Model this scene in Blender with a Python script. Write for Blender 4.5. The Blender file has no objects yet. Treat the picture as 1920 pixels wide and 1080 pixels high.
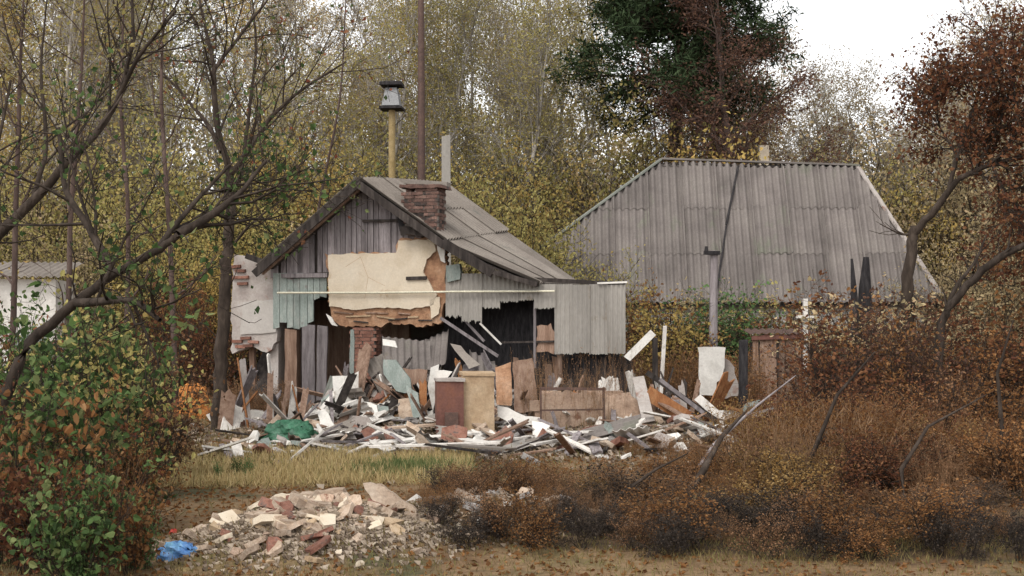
import bpy, math, random
import numpy as np
from mathutils import Vector, Matrix

R = math.radians
sc = bpy.context.scene
col = sc.collection

# ------------------------------------------------------------------ camera, sky, sun, exposure
F, HOR, EYE = 2400.0, 620.0, 2.0          # focal length and horizon line in 1920-wide pixels, eye height
cam = bpy.data.objects.new('camera', bpy.data.cameras.new('camera'))
col.objects.link(cam)
cam.location = (0, 0, EYE)
cam.rotation_euler = (R(90), 0, 0)
cam.data.sensor_width = 36
cam.data.lens = 36 * F / 1920
cam.data.shift_y = (HOR - 540) / 1920
cam.data.clip_start = 0.1
cam.data.clip_end = 3000
sc.camera = cam

SUN_EL, SUN_AZ = 52, 205                   # overcast: a weak, very soft sun behind the camera
world = bpy.data.worlds.new('World')
sc.world = world
world.use_nodes = True
wn, wl = world.node_tree.nodes, world.node_tree.links
bg = wn['Background']
sky = wn.new('ShaderNodeTexSky')
sky.sky_type = 'NISHITA'
sky.sun_disc = False
sky.sun_elevation = R(SUN_EL)
sky.sun_rotation = R(SUN_AZ)
sky.dust_density = 1.0
sky.air_density = 1.0
hs = wn.new('ShaderNodeHueSaturation')     # cloud cover: the blue goes out of the sky evenly
hs.inputs['Saturation'].default_value = 0.05
wl.new(sky.outputs[0], hs.inputs['Color'])
wl.new(hs.outputs[0], bg.inputs['Color'])
bg.inputs['Strength'].default_value = 0.15

sl = bpy.data.lights.new('sun', 'SUN')
sl.energy = 1.0
sl.angle = R(25)
sl.color = (1.0, 0.96, 0.9)
sun = bpy.data.objects.new('sun', sl)
col.objects.link(sun)
# direction towards the sun: azimuth measured like the sky's rotation
sd = Vector((math.sin(R(SUN_AZ)) * math.cos(R(SUN_EL)), math.cos(R(SUN_AZ)) * math.cos(R(SUN_EL)), math.sin(R(SUN_EL))))
sun.rotation_euler = sd.to_track_quat('Z', 'Y').to_euler()

sc.render.engine = 'CYCLES'
vs = sc.view_settings
vs.view_transform = 'Standard'
vs.look = 'None'
vs.exposure = 0.95
vs.gamma = 1
vs.use_curve_mapping = False
sc.cycles.use_denoising = True
sc.cycles.max_bounces = 6
sc.cycles.diffuse_bounces = 3
sc.cycles.transparent_max_bounces = 4

# ------------------------------------------------------------------ helpers: materials
def ramp(nt, cols, lo=0.3, hi=0.7):
    r = nt.nodes.new('ShaderNodeValToRGB')
    e = r.color_ramp.elements
    while len(e) < len(cols):
        e.new(0.5)
    for i, c in enumerate(cols):
        e[i].position = lo + (hi - lo) * i / max(1, len(cols) - 1)
        e[i].color = (*c, 1)
    return r

def mat(name, cols, scale=3.0, stretch=(1, 1, 1), rough=0.9, bump=0.3, bscale=40, vary=0.2, fine=0.35, metal=0.0, spec=0.2, lo=0.3, hi=0.7, stain=None, sscale=1.2, slo=0.55):
    m = bpy.data.materials.new(name)
    m.use_nodes = True
    nt = m.node_tree
    n, l = nt.nodes, nt.links
    b = n['Principled BSDF']
    b.inputs['Roughness'].default_value = rough
    b.inputs['Metallic'].default_value = metal
    b.inputs['Specular IOR Level'].default_value = spec
    tc = n.new('ShaderNodeTexCoord')
    mp = n.new('ShaderNodeMapping')
    mp.inputs['Scale'].default_value = stretch
    oi = n.new('ShaderNodeObjectInfo')
    l.new(tc.outputs['Object'], mp.inputs['Vector'])
    w = n.new('ShaderNodeMath'); w.operation = 'MULTIPLY'; w.inputs[1].default_value = 37.0
    l.new(oi.outputs['Random'], w.inputs[0])
    def noise(sc_, det=6, rg=0.6, src=mp):
        t = n.new('ShaderNodeTexNoise')
        t.noise_dimensions = '4D'
        t.inputs['Scale'].default_value = sc_
        t.inputs['Detail'].default_value = det
        t.inputs['Roughness'].default_value = rg
        l.new(src.outputs[0] if src is mp else src, t.inputs['Vector'])
        l.new(w.outputs[0], t.inputs['W'])
        return t
    t1 = noise(scale)
    r = ramp(nt, cols, lo, hi)
    l.new(t1.outputs[0], r.inputs[0])
    c = r.outputs[0]
    if stain:
        t3 = noise(sscale, 7, 0.65, tc.outputs['Object'])
        mr = n.new('ShaderNodeMapRange')
        mr.inputs[1].default_value = slo; mr.inputs[2].default_value = slo + 0.08
        l.new(t3.outputs[0], mr.inputs[0])
        mx = n.new('ShaderNodeMix'); mx.data_type = 'RGBA'
        l.new(mr.outputs[0], mx.inputs[0])
        l.new(c, mx.inputs[6]); mx.inputs[7].default_value = (*stain, 1)
        c = mx.outputs[2]
    t2 = noise(bscale, 4, 0.7)
    ms = n.new('ShaderNodeMapRange')
    ms.inputs[1].default_value = 0.25; ms.inputs[2].default_value = 0.75
    ms.inputs[3].default_value = 1 - fine; ms.inputs[4].default_value = 1 + fine
    l.new(t2.outputs[0], ms.inputs[0])
    mo = n.new('ShaderNodeMapRange')
    mo.inputs[3].default_value = 1 - vary; mo.inputs[4].default_value = 1 + vary
    l.new(oi.outputs['Random'], mo.inputs[0])
    mm = n.new('ShaderNodeMath'); mm.operation = 'MULTIPLY'
    l.new(ms.outputs[0], mm.inputs[0]); l.new(mo.outputs[0], mm.inputs[1])
    hv = n.new('ShaderNodeHueSaturation')
    l.new(c, hv.inputs['Color']); l.new(mm.outputs[0], hv.inputs['Value'])
    l.new(hv.outputs[0], b.inputs['Base Color'])
    if bump:
        bp = n.new('ShaderNodeBump')
        bp.inputs['Strength'].default_value = bump
        bp.inputs['Distance'].default_value = 0.02
        l.new(t2.outputs[0], bp.inputs['Height'])
        l.new(bp.outputs[0], b.inputs['Normal'])
    return m

def leafmat(name, cols, vary=0.25, trans=0.45, rough=0.75):
    """colour by a random number of each leaf and of each plant"""
    m = bpy.data.materials.new(name)
    m.use_nodes = True
    nt = m.node_tree
    n, l = nt.nodes, nt.links
    b = n['Principled BSDF']
    b.inputs['Roughness'].default_value = rough
    b.inputs['Specular IOR Level'].default_value = 0.15
    at = n.new('ShaderNodeAttribute'); at.attribute_name = 'rnd'
    r = ramp(nt, cols, 0.0, 1.0)
    l.new(at.outputs['Fac'], r.inputs[0])
    oi = n.new('ShaderNodeObjectInfo')
    mo = n.new('ShaderNodeMapRange')
    mo.inputs[3].default_value = 1 - vary; mo.inputs[4].default_value = 1 + vary
    l.new(oi.outputs['Random'], mo.inputs[0])
    hv = n.new('ShaderNodeHueSaturation')
    l.new(r.outputs[0], hv.inputs['Color']); l.new(mo.outputs[0], hv.inputs['Value'])
    l.new(hv.outputs[0], b.inputs['Base Color'])
    tr = n.new('ShaderNodeBsdfTranslucent')
    l.new(hv.outputs[0], tr.inputs['Color'])
    mx = n.new('ShaderNodeMixShader'); mx.inputs[0].default_value = trans
    l.new(b.outputs[0], mx.inputs[1]); l.new(tr.outputs[0], mx.inputs[2])
    l.new(mx.outputs[0], n['Material Output'].inputs['Surface'])
    return m

# ------------------------------------------------------------------ helpers: meshes and objects
def npmesh(name, V, faces_by_size, smooth=False, rnd=None, mats=None):
    """V (n,3); faces_by_size: list of (m,k) index arrays"""
    me = bpy.data.meshes.new(name)
    V = np.asarray(V, dtype=np.float32)
    me.vertices.add(len(V)); me.vertices.foreach_set('co', V.ravel())
    fl = [np.asarray(f, dtype=np.int32) for f in faces_by_size if len(f)]
    nl = sum(f.size for f in fl); npoly = sum(len(f) for f in fl)
    me.loops.add(nl); me.polygons.add(npoly)
    me.loops.foreach_set('vertex_index', np.concatenate([f.ravel() for f in fl]))
    tot = np.concatenate([np.full(len(f), f.shape[1], dtype=np.int32) for f in fl])
    st = np.concatenate([[0], np.cumsum(tot)[:-1]]).astype(np.int32)
    me.polygons.foreach_set('loop_start', st)
    me.polygons.foreach_set('loop_total', tot)
    me.polygons.foreach_set('use_smooth', np.full(npoly, bool(smooth)))
    if rnd is not None:
        a = me.attributes.new('rnd', 'FLOAT', 'POINT')
        a.data.foreach_set('value', np.asarray(rnd, dtype=np.float32))
    me.update(calc_edges=True)
    me.validate()
    return me

def tag(o, label=None, cat=None, group=None, kind=None):
    if label: o['label'] = label
    if cat: o['category'] = cat
    if group: o['group'] = group
    if kind: o['kind'] = kind
    return o

def link(name, data, m=None, parent=None, loc=(0, 0, 0), rot=(0, 0, 0), scale=(1, 1, 1)):
    o = bpy.data.objects.new(name, data)
    col.objects.link(o)
    o.parent = parent
    o.location = loc; o.rotation_euler = rot; o.scale = scale
    if m is not None:
        if len(data.materials) == 0:
            data.materials.append(m)
        elif data.materials[0] is not m:
            o.material_slots[0].link = 'OBJECT'; o.material_slots[0].material = m
    return o

def empty(name, loc, rz=0, label=None, cat=None, group=None):
    o = bpy.data.objects.new(name, None)
    col.objects.link(o)
    o.empty_display_size = 0.2
    o.location = loc; o.rotation_euler = (0, 0, rz)
    return tag(o, label, cat, group)

def copy_thing(root, loc, rz, s, label=None, group=None, tilt=(0, 0)):
    r = root.copy(); col.objects.link(r)
    r.location = loc; r.rotation_euler = (tilt[0], tilt[1], rz)
    r.scale = s if hasattr(s, '__len__') else (s, s, s)
    if label: r['label'] = label
    if group: r['group'] = group
    for ch in list(root.children):
        c = ch.copy(); col.objects.link(c); c.parent = r
        for g in list(ch.children):
            d = g.copy(); col.objects.link(d); d.parent = c
    return r

def vnoise(x, y, seed=0):
    """cheap smooth 2-D noise for terrain and rags"""
    v = np.zeros_like(np.asarray(x, dtype=float))
    rs = np.random.RandomState(seed)
    for k in range(6):
        a = rs.uniform(0, 2 * math.pi); f = 0.5 * 1.7 ** k; p = rs.uniform(0, 6.28)
        v = v + np.sin((x * math.cos(a) + y * math.sin(a)) * f + p) / 1.6 ** k
    return v / 2.0

def ground_h(x, y):
    x = np.asarray(x, dtype=float); y = np.asarray(y, dtype=float)
    h = 0.035 * vnoise(x, y, 1)
    # the rubble bank the house has collapsed onto
    h = h + 0.30 * np.exp(-(((x + 1.6) / 3.4) ** 2 + ((y - 25.2) / 2.2) ** 2) ** 1.5) * (1 + 0.3 * vnoise(x * 2, y * 2, 4))
    h = h + 0.50 * np.exp(-(((x + 1.6) / 2.6) ** 2 + ((y - 26.4) / 1.3) ** 2) ** 1.5)
    h = h + 0.30 * np.exp(-(((x - 3.2) / 2.2) ** 2 + ((y - 23.5) / 2.0) ** 2) ** 1.5)
    # heap of rubble by the verge
    h = h + 0.36 * np.exp(-(((x + 1.80) / 1.15) ** 2 + ((y - 11.8) / 0.8) ** 2) ** 1.3)
    h = h + 0.30 * np.exp(-(((x + 0.25) / 1.2) ** 2 + ((y - 12.9) / 0.7) ** 2) ** 1.3)
    far = np.clip((y - 60) / 200, 0, 1)
    return h * (1 - far)

def gz(x, y):
    return float(ground_h(x, y))

class Frame:
    """a local frame; at() meets the sight line of a photo pixel with the local plane y = off"""
    def __init__(s, o=(0, 0, 0), yaw=0.0):
        s.o = Vector(o); s.yaw = yaw
        s.m = Matrix.Translation(s.o) @ Matrix.Rotation(yaw, 4, 'Z'); s.i = s.m.inverted()
    def at(s, px, py, off=0.0):
        c = s.i @ Vector((0, 0, EYE))
        d = s.i.to_3x3() @ Vector(((px - 960) / F, 1, (HOR - py) / F))
        t = (off - c.y) / d.y
        return c + d * t
W = Frame()

def P(px, py, d):
    return W.at(px, py, d)

def boxmesh(name, sx, sy, sz, rng=None, jit=0.0, base=False):
    z0, z1 = (0, sz) if base else (-sz / 2, sz / 2)
    V = np.array([[x, y, z] for z in (z0, z1) for y in (-sy / 2, sy / 2) for x in (-sx / 2, sx / 2)], float)
    if rng is not None and jit:
        V = V + rng.uniform(-jit, jit, V.shape)
    Fc = [[0, 2, 3, 1], [4, 5, 7, 6], [0, 1, 5, 4], [2, 6, 7, 3], [0, 4, 6, 2], [1, 3, 7, 5]]
    return npmesh(name, V, [Fc])

def plankmesh(name, L, w, t, rs):
    """a board with split, jagged ends"""
    out = []
    k = 4
    for i in range(k + 1): out.append((-L / 2 + rs.uniform(-.03, .05) + (rs.uniform(-.09, .02) if rs.random() < .4 else 0), -w / 2 + w * i / k))
    for i in range(k, -1, -1): out.append((L / 2 + rs.uniform(-.05, .03) + (rs.uniform(-.02, .12) if rs.random() < .4 else 0), -w / 2 + w * i / k))
    n = len(out)
    tw = rs.uniform(-.012, .012)
    V = [(x, y, t / 2 + tw * x * y * 20) for x, y in out] + [(x, y, -t / 2 + tw * x * y * 20) for x, y in out]
    me = bpy.data.meshes.new(name)
    me.from_pydata(V, [], [list(range(n))[::-1], [i + n for i in range(n)]] + [[i, (i + 1) % n, (i + 1) % n + n, i + n] for i in range(n)])
    me.update()
    return me

def beammesh(name, a, b, w, t, up=None, taper=1.0, rng=None, rag=0.0):
    """a box from a to b, w wide (sideways) and t thick; returns the mesh around a and places nothing"""
    a, b = Vector(a), Vector(b)
    d = (b - a).normalized()
    u = Vector(up) if up is not None else (Vector((0, 0, 1)) if abs(d.z) < 0.9 else Vector((0, -1, 0)))
    s = d.cross(u).normalized(); u2 = s.cross(d).normalized()
    V = []
    for p, k in ((a, 1.0), (b, taper)):
        for i, j in ((-1, -1), (1, -1), (1, 1), (-1, 1)):
            e = d * (rng.uniform(-rag, rag) if rng is not None else 0)
            V.append(p + s * (i * w / 2 * k) + u2 * (j * t / 2 * k) + e)
    Fc = [[0, 3, 2, 1], [4, 5, 6, 7], [0, 1, 5, 4], [1, 2, 6, 5], [2, 3, 7, 6], [3, 0, 4, 7]]
    return npmesh(name, [tuple(v) for v in V], [Fc])

def ragged(pts, step, amp, rng):
    out = []
    n = len(pts)
    for i in range(n):
        a, b = np.array(pts[i], float), np.array(pts[(i + 1) % n], float)
        L = np.linalg.norm(b - a)
        k = max(1, int(L / step))
        for j in range(k):
            p = a + (b - a) * (j / k)
            out.append(p + (rng.uniform(-amp, amp, 2) if amp else 0))
    return out

def slabmesh(name, frame, pix, off, thick, rng=None, step=14, amp=0.0):
    """a prism whose front outline is the polygon pix on the frame's plane y = off and which goes back by thick"""
    pts = ragged(pix, step, amp, rng) if rng is not None else pix
    f = [frame.at(p[0], p[1], off) for p in pts]
    n = len(f)
    V = [tuple(v) for v in f] + [(v.x, v.y + thick, v.z) for v in f]
    me = bpy.data.meshes.new(name)
    # outline as an n-gon, wound so that the normal looks towards -y
    area = sum(f[i].x * f[(i + 1) % n].z - f[(i + 1) % n].x * f[i].z for i in range(n))
    idx = list(range(n)) if area > 0 else list(range(n))[::-1]
    faces = [idx, [i + n for i in idx[::-1]]]
    for k in range(n):
        i, j = idx[k], idx[(k + 1) % n]
        faces.append([j, i, i + n, j + n])
    me.from_pydata(V, [], faces)
    me.update()
    return me

def corrugated(name, S, u0, u1, v0, v1, waves, amp, nrm, nv=2, rag=0.0, rng=None, thick=0.008, clip=None, per=6, floor=None):
    """a wavy sheet on the surface S(u, v): waves run along v; clip(u) gives the largest v allowed"""
    nu = max(3, int(waves * per) + 1)
    us = np.linspace(u0, u1, nu)
    V = []
    ok = False
    for k, u in enumerate(us):
        cl = None if clip is None else clip(u)
        top = v1 if cl is None else min(v1, cl)
        lo_ = (v0 if floor is None else max(v0, floor(u))) + (rng.uniform(-rag, rag) if rng is not None and rag else 0)
        if cl is not None: lo_ = min(lo_, max(cl, -0.1))
        if top - lo_ > 0.02: ok = True
        top = max(top, lo_)
        ph = amp * math.cos(2 * math.pi * waves * k / (nu - 1))
        for j in range(nv + 1):
            v = lo_ + (top - lo_) * j / nv
            p = S(u, v)
            V.append(p + nrm * ph)
    if not ok:
        return None
    V = np.array([tuple(v) for v in V])
    N = np.array(tuple(nrm)) * thick
    nn = len(V)
    V2 = np.concatenate([V, V - N, V, V - N])      # the rim has corners of its own, so that the waves shade cleanly
    Fc = []
    c = nv + 1
    for k in range(nu - 1):
        for j in range(nv):
            a = k * c + j
            q = [a, a + 1, a + c + 1, a + c]
            Fc.append(q); Fc.append([i + nn for i in q[::-1]])
    for k in range(nu - 1):
        for j in (0, nv):
            a, b = k * c + j, (k + 1) * c + j
            Fc.append([a + 2 * nn, b + 2 * nn, b + 3 * nn, a + 3 * nn])
    for k in (0, nu - 1):
        for j in range(nv):
            a = k * c + j
            Fc.append([a + 2 * nn, a + 1 + 2 * nn, a + 1 + 3 * nn, a + 3 * nn])
    return npmesh(name, V2, [Fc], smooth=True)

# ------------------------------------------------------------------ helpers: plants
def unit(v):
    return v / (np.linalg.norm(v, axis=-1, keepdims=True) + 1e-9)

def tubes(name, branches, m=None):
    """branches: list of (points (k,3), radii (k,), sides)"""
    groups = {}
    for p, r, s in branches:
        groups.setdefault((len(p), s), []).append((p, r))
    Vs, Fs, base = [], [], 0
    for (k, s), lst in groups.items():
        Pn = np.array([a for a, _ in lst]); Rn = np.array([b for _, b in lst])
        B = len(lst)
        T = unit(np.gradient(Pn, axis=1))
        ref = np.where(np.abs(T[..., 2:3]) > 0.9, np.array([1.0, 0, 0]), np.array([0, 0, 1.0]))
        n1 = unit(np.cross(T, ref)); n2 = np.cross(T, n1)
        an = np.arange(s) * 2 * math.pi / s
        V = Pn[:, :, None, :] + Rn[:, :, None, None] * (np.cos(an)[None, None, :, None] * n1[:, :, None, :] + np.sin(an)[None, None, :, None] * n2[:, :, None, :])
        Vs.append(V.reshape(-1, 3))
        b_, k_, s_ = np.meshgrid(np.arange(B), np.arange(k - 1), np.arange(s), indexing='ij')
        o = base + b_ * k * s
        a0 = o + k_ * s + s_; a1 = o + k_ * s + (s_ + 1) % s
        Fs.append(np.stack([a0, a1, a1 + s, a0 + s], -1).reshape(-1, 4))
        base += B * k * s
    return npmesh(name, np.concatenate(Vs), [np.concatenate(Fs)], smooth=True)

def leaves(name, pts, size, rng, aspect=1.7, flat=0.0, dirs=None, jit=0.4, fold=0.25):
    """leaf-shaped faces (four corners, folded along the midrib) at pts"""
    pts = np.asarray(pts, float); n = len(pts)
    a = unit(rng.normal(size=(n, 3)) * np.array([1, 1, 1 - flat]))
    if dirs is not None:
        a = unit(np.asarray(dirs) + jit * rng.normal(size=(n, 3)))
    h = rng.normal(size=(n, 3)); b = unit(np.cross(a, h)); c = np.cross(a, b)
    s = size * rng.uniform(0.55, 1.3, (n, 1))
    L = a * s; Wd = b * s / aspect * 0.5; up = c * s * fold / aspect
    V = np.stack([pts, pts + L * 0.5 + Wd + up, pts + L, pts + L * 0.5 - Wd + up], 1).reshape(-1, 3)
    i = np.arange(n)[:, None] * 4
    T = np.concatenate([i + np.array([[0, 1, 2]]), i + np.array([[0, 2, 3]])])
    return npmesh(name, V, [T], rnd=np.repeat(rng.random(n), 4))

def ovals(name, pts, size, rng, aspect=1.4):
    """leaves seen close: six corners, folded along the midrib and curled at the tip"""
    pts = np.asarray(pts, float); n = len(pts)
    a = unit(rng.normal(size=(n, 3)) * np.array([1, 1, .7]) - np.array([0, 0, .45]))
    b = unit(np.cross(a, rng.normal(size=(n, 3)))); c = np.cross(a, b)
    s = size * rng.uniform(.45, 1.25, (n, 1)); w = s / aspect * .5
    cu = rng.uniform(-.35, .1, (n, 1)) * s
    V = np.stack([pts, pts + a * s * .28 + b * w * .9 + c * w * .35, pts + a * s * .66 + b * w * .8 + c * (w * .3 + cu * .4), pts + a * s + c * cu,
                  pts + a * s * .66 - b * w * .8 + c * (w * .3 + cu * .4), pts + a * s * .28 - b * w * .9 + c * w * .35], 1).reshape(-1, 3)
    i = np.arange(n)[:, None] * 6
    Q = np.concatenate([i + np.array([[0, 1, 2, 3]]), i + np.array([[0, 3, 4, 5]])])
    return npmesh(name, V, [Q], rnd=np.repeat(rng.random(n), 6))

def bend(p0, d, L, k, rng, wob, trop):
    """a wandering line of k points from p0"""
    pts = [np.array(p0, float)]
    d = np.array(d, float)
    for i in range(k - 1):
        d = unit(d + rng.normal(size=3) * wob + np.array([0, 0, trop]))
        pts.append(pts[-1] + d * L / (k - 1))
    return np.array(pts)

def sprout(out, tips, pts, rad, level, spec, rng):
    """branches of the next level along pts"""
    if level >= len(spec):
        return
    sp = spec[level]
    n = sp['n']() if callable(sp['n']) else sp['n']
    seg = np.diff(pts, axis=0); K = len(pts) - 1
    for i in range(n):
        t = sp.get('t0', 0.2) + (1 - sp.get('t0', 0.2)) * (i + rng.random()) / n
        f = min(t * K, K - 1e-3); k = int(f); w = f - k
        p = pts[k] + seg[k] * w; r = (rad[k] * (1 - w) + rad[k + 1] * w)
        tan = unit(seg[k])
        side = unit(np.cross(tan, rng.normal(size=3)))
        if 'flat' in sp: side = unit(side * np.array([1, 1, sp['flat']]))
        a = R(rng.uniform(*sp['ang']))
        d = unit(tan * math.cos(a) + side * math.sin(a))
        L = sp['len'] * rng.uniform(0.6, 1.25) * (1 - sp.get('fall', 0.5) * t)
        q = bend(p, d, L, sp.get('k', 4), rng, sp.get('wob', 0.15), sp.get('trop', 0.05))
        r0 = min(r * sp.get('rr', 0.6), sp.get('rmax', 9)); rr = np.linspace(r0, max(r0 * 0.25, sp.get('rmin', 0.003)), len(q))
        out.append((q, rr, sp.get('sides', 4)))
        if sp.get('tip'):
            m = sp['tip']
            for j in range(m):
                tt = rng.uniform(0.15, 1.0) * (len(q) - 1); kk = min(int(tt), len(q) - 2)
                tips.append(q[kk] + (q[kk + 1] - q[kk]) * (tt - kk) + rng.normal(size=3) * sp.get('scatter', 0.1))
        sprout(out, tips, q, rr, level + 1, spec, rng)

def grow_tree(h, r, spec, seed, lean=(0, 0), wob=0.05, k=9, sides=7, rtop=0.15):
    rng = np.random.RandomState(seed)
    out, tips = [], []
    p = bend((0, 0, -0.15), unit(np.array([lean[0], lean[1], 1.0])), h, k, rng, wob, 0.06)
    rad = r * (1 - (1 - rtop) * np.linspace(0, 1, k)); rad[0] *= 1.35
    out.append((p, rad, sides))
    sprout(out, tips, p, rad, 0, spec, rng)
    return out, np.array(tips) if tips else np.zeros((0, 3)), rng

def make_plant(name, label, cat, group, wood, leafy, wm, lm, parts=('trunk', 'crown'), loc=(0, 0, 0)):
    e = empty(name, loc, 0, label, cat, group)
    link(parts[0], wood, wm, e)
    if leafy is not None:
        link(parts[1], leafy, lm, e)
    return e

# ------------------------------------------------------------------ materials
M = {}
M['ground'] = mat('ground_earth', [(0.087, 0.054, 0.031), (0.152, 0.094, 0.051), (0.203, 0.134, 0.073), (0.132, 0.103, 0.048)], 0.8, rough=1, bump=0.8, bscale=14, fine=0.5, stain=(.075, .07, .035), sscale=0.35, slo=0.52, vary=0)
def brush_shade(m, cx, cy, rx, ry):
    """a ragged dark patch: shade under the brush painted into the soil colour"""
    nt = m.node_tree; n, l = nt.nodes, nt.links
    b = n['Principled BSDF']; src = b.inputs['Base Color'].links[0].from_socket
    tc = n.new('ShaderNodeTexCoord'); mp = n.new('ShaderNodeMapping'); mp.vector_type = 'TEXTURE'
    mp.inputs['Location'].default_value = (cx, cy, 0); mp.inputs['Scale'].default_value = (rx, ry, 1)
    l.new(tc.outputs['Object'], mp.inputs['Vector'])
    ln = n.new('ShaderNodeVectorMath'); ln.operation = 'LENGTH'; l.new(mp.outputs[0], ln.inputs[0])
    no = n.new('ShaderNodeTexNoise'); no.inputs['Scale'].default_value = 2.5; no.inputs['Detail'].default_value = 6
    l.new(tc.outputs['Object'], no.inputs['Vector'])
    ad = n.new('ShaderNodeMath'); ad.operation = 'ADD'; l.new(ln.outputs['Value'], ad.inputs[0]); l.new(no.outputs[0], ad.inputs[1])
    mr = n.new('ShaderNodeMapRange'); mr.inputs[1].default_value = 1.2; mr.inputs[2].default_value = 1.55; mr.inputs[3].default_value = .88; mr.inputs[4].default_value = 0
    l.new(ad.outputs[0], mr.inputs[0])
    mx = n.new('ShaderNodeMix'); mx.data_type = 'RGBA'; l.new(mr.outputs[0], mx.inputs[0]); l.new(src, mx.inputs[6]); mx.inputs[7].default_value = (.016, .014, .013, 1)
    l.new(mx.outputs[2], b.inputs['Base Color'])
brush_shade(M['ground'], 2.7, 13.1, 3.5, 1.9)  # painted band of shade along the foot of the right-hand brush
M['board'] = mat('weathered_board', [(0.102, 0.087, 0.087), (0.196, 0.17, 0.17), (0.289, 0.257, 0.257)], 2.2, (6, 6, 0.7), bump=0.5, bscale=18, vary=0.28, fine=0.3)
M['darkboard'] = mat('dark_board', [(.018, .015, .013), (.045, .036, .032), (.09, .075, .066)], 2.2, (6, 6, 0.7), bump=0.5, bscale=18, vary=0.3)
M['brownboard'] = mat('brown_board', [(.13, .075, .05), (.22, .14, .10), (.30, .21, .155)], 2.2, (6, 6, 0.7), bump=0.5, bscale=18, vary=0.3)
M['rustboard'] = mat('orange_brown_board', [(.16, .06, .025), (.28, .12, .05), (.36, .19, .09)], 2.2, (3, 3, 1), bump=0.4, bscale=18, vary=0.25)
M['paleboard'] = mat('pale_board', [(0.411, 0.371, 0.332), (0.586, 0.547, 0.498), (0.704, 0.665, 0.615)], 2.0, (4, 4, 1), bump=0.3, bscale=18, vary=0.2, fine=0.2, stain=(.25, .21, .18), sscale=3, slo=0.6)
M['teal'] = mat('faded_teal_paint', [(0.17, 0.196, 0.176), (0.23, 0.259, 0.236), (0.306, 0.309, 0.279)], 2.0, (4, 4, 1), bump=0.3, bscale=20, vary=0.18, stain=(.16, .14, .13), sscale=4, slo=0.58)
M['slate'] = mat('asbestos_slate', [(0.149, 0.127, 0.108), (0.202, 0.174, 0.15), (0.249, 0.22, 0.19)], 1.0, (1, 1, 1), bump=0.25, bscale=25, vary=0.09, fine=0.22, stain=(.15, .14, .12), sscale=1.3, slo=0.60)
M['slate_dark'] = mat('lichen_grey_slate', [(0.121, 0.105, 0.096), (0.168, 0.146, 0.134), (0.203, 0.179, 0.161)], 0.9, (1, 1, 1), bump=0.25, bscale=22, vary=0.1, fine=0.25, stain=(.16, .155, .125), sscale=0.8, slo=0.57)
M['slate_green'] = mat('mossy_slate', [(0.141, 0.147, 0.125), (0.195, 0.202, 0.177), (0.233, 0.234, 0.208)], 0.9, bump=0.25, bscale=22, vary=0.1, fine=0.25, stain=(.2, .21, .15), sscale=1.0, slo=0.55)
M['sheet'] = mat('grey_cladding_sheet', [(0.216, 0.196, 0.172), (0.276, 0.254, 0.226), (0.336, 0.308, 0.274)], 0.9, (1, 1, 0.4), rough=0.75, bump=0.15, bscale=20, vary=0.1, fine=0.15, stain=(.2, .16, .12), sscale=1.6, slo=0.6)
M['cream'] = mat('cream_plaster', [(.5, .41, .3), (.58, .49, .375), (.62, .54, .43)], 2.5, bump=0.25, bscale=30, fine=0.12, vary=0.05, stain=(.42, .29, .18), sscale=2.2, slo=0.62)
M['clay'] = mat('orange_clay', [(.2, .10, .06), (.34, .19, .11), (.46, .3, .2)], 3.5, bump=0.9, bscale=16, fine=0.35, vary=0.1)
M['stucco'] = mat('pinkish_grey_stucco', [(0.255, 0.212, 0.191), (0.357, 0.315, 0.285), (0.425, 0.387, 0.357)], 2.2, bump=0.5, bscale=26, fine=0.2, vary=0.08, stain=(.26, .16, .125), sscale=2.6, slo=0.58)
M['stuccolight'] = mat('pale_stucco', [(0.383, 0.348, 0.315), (0.459, 0.425, 0.391)], 2.2, bump=0.3, bscale=26, fine=0.12, vary=0.05)
M['brick'] = mat('old_brick', [(.13, .06, .045), (.22, .105, .075), (.3, .17, .13)], 5, bump=0.6, bscale=40, fine=0.3, vary=0.35, stain=(.1, .075, .065), sscale=5, slo=0.55)
M['sootbrick'] = mat('sooty_brick', [(.07, .045, .038), (.13, .075, .06), (.2, .125, .1)], 5, bump=0.6, bscale=40, fine=0.3, vary=0.4, stain=(.05, .042, .038), sscale=4, slo=0.52)
M['mortar'] = mat('mortar', [(.13, .105, .09), (.22, .19, .165)], 6, bump=0.8, bscale=30, vary=0)
M['block'] = mat('tan_block', [(0.276, 0.185, 0.132), (0.414, 0.291, 0.213), (0.529, 0.403, 0.31)], 3, bump=0.8, bscale=22, fine=0.3, vary=0.22, stain=(.22, .12, .08), sscale=3, slo=0.58)
M['rust'] = mat('rusty_steel', [(.055, .033, .027), (.09, .05, .038), (.13, .075, .055)], 8, rough=0.7, bump=0.3, bscale=60, vary=0.15, spec=0.4)
M['cabinet'] = mat('red_brown_panel', [(.10, .045, .035), (.15, .07, .055), (.2, .085, .05)], 2.5, bump=0.2, bscale=22, fine=0.25, vary=0.05)
M['tan'] = mat('tan_plaster', [(.3, .2, .12), (.4, .29, .185), (.47, .36, .25)], 2.5, bump=0.4, bscale=22, fine=0.25, vary=0.05)
M['white'] = mat('dirty_whitewash', [(0.47, 0.441, 0.399), (0.62, 0.588, 0.54), (0.697, 0.661, 0.61)], 2.5, bump=0.3, bscale=24, fine=0.15, vary=0.12, stain=(.3, .25, .21), sscale=3, slo=0.6)
M['plaster'] = mat('broken_plaster', [(0.324, 0.226, 0.157), (0.468, 0.357, 0.268), (0.576, 0.47, 0.374)], 4, bump=0.8, bscale=30, fine=0.3, vary=0.25, stain=(.2, .13, .085), sscale=5, slo=0.58)
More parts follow.
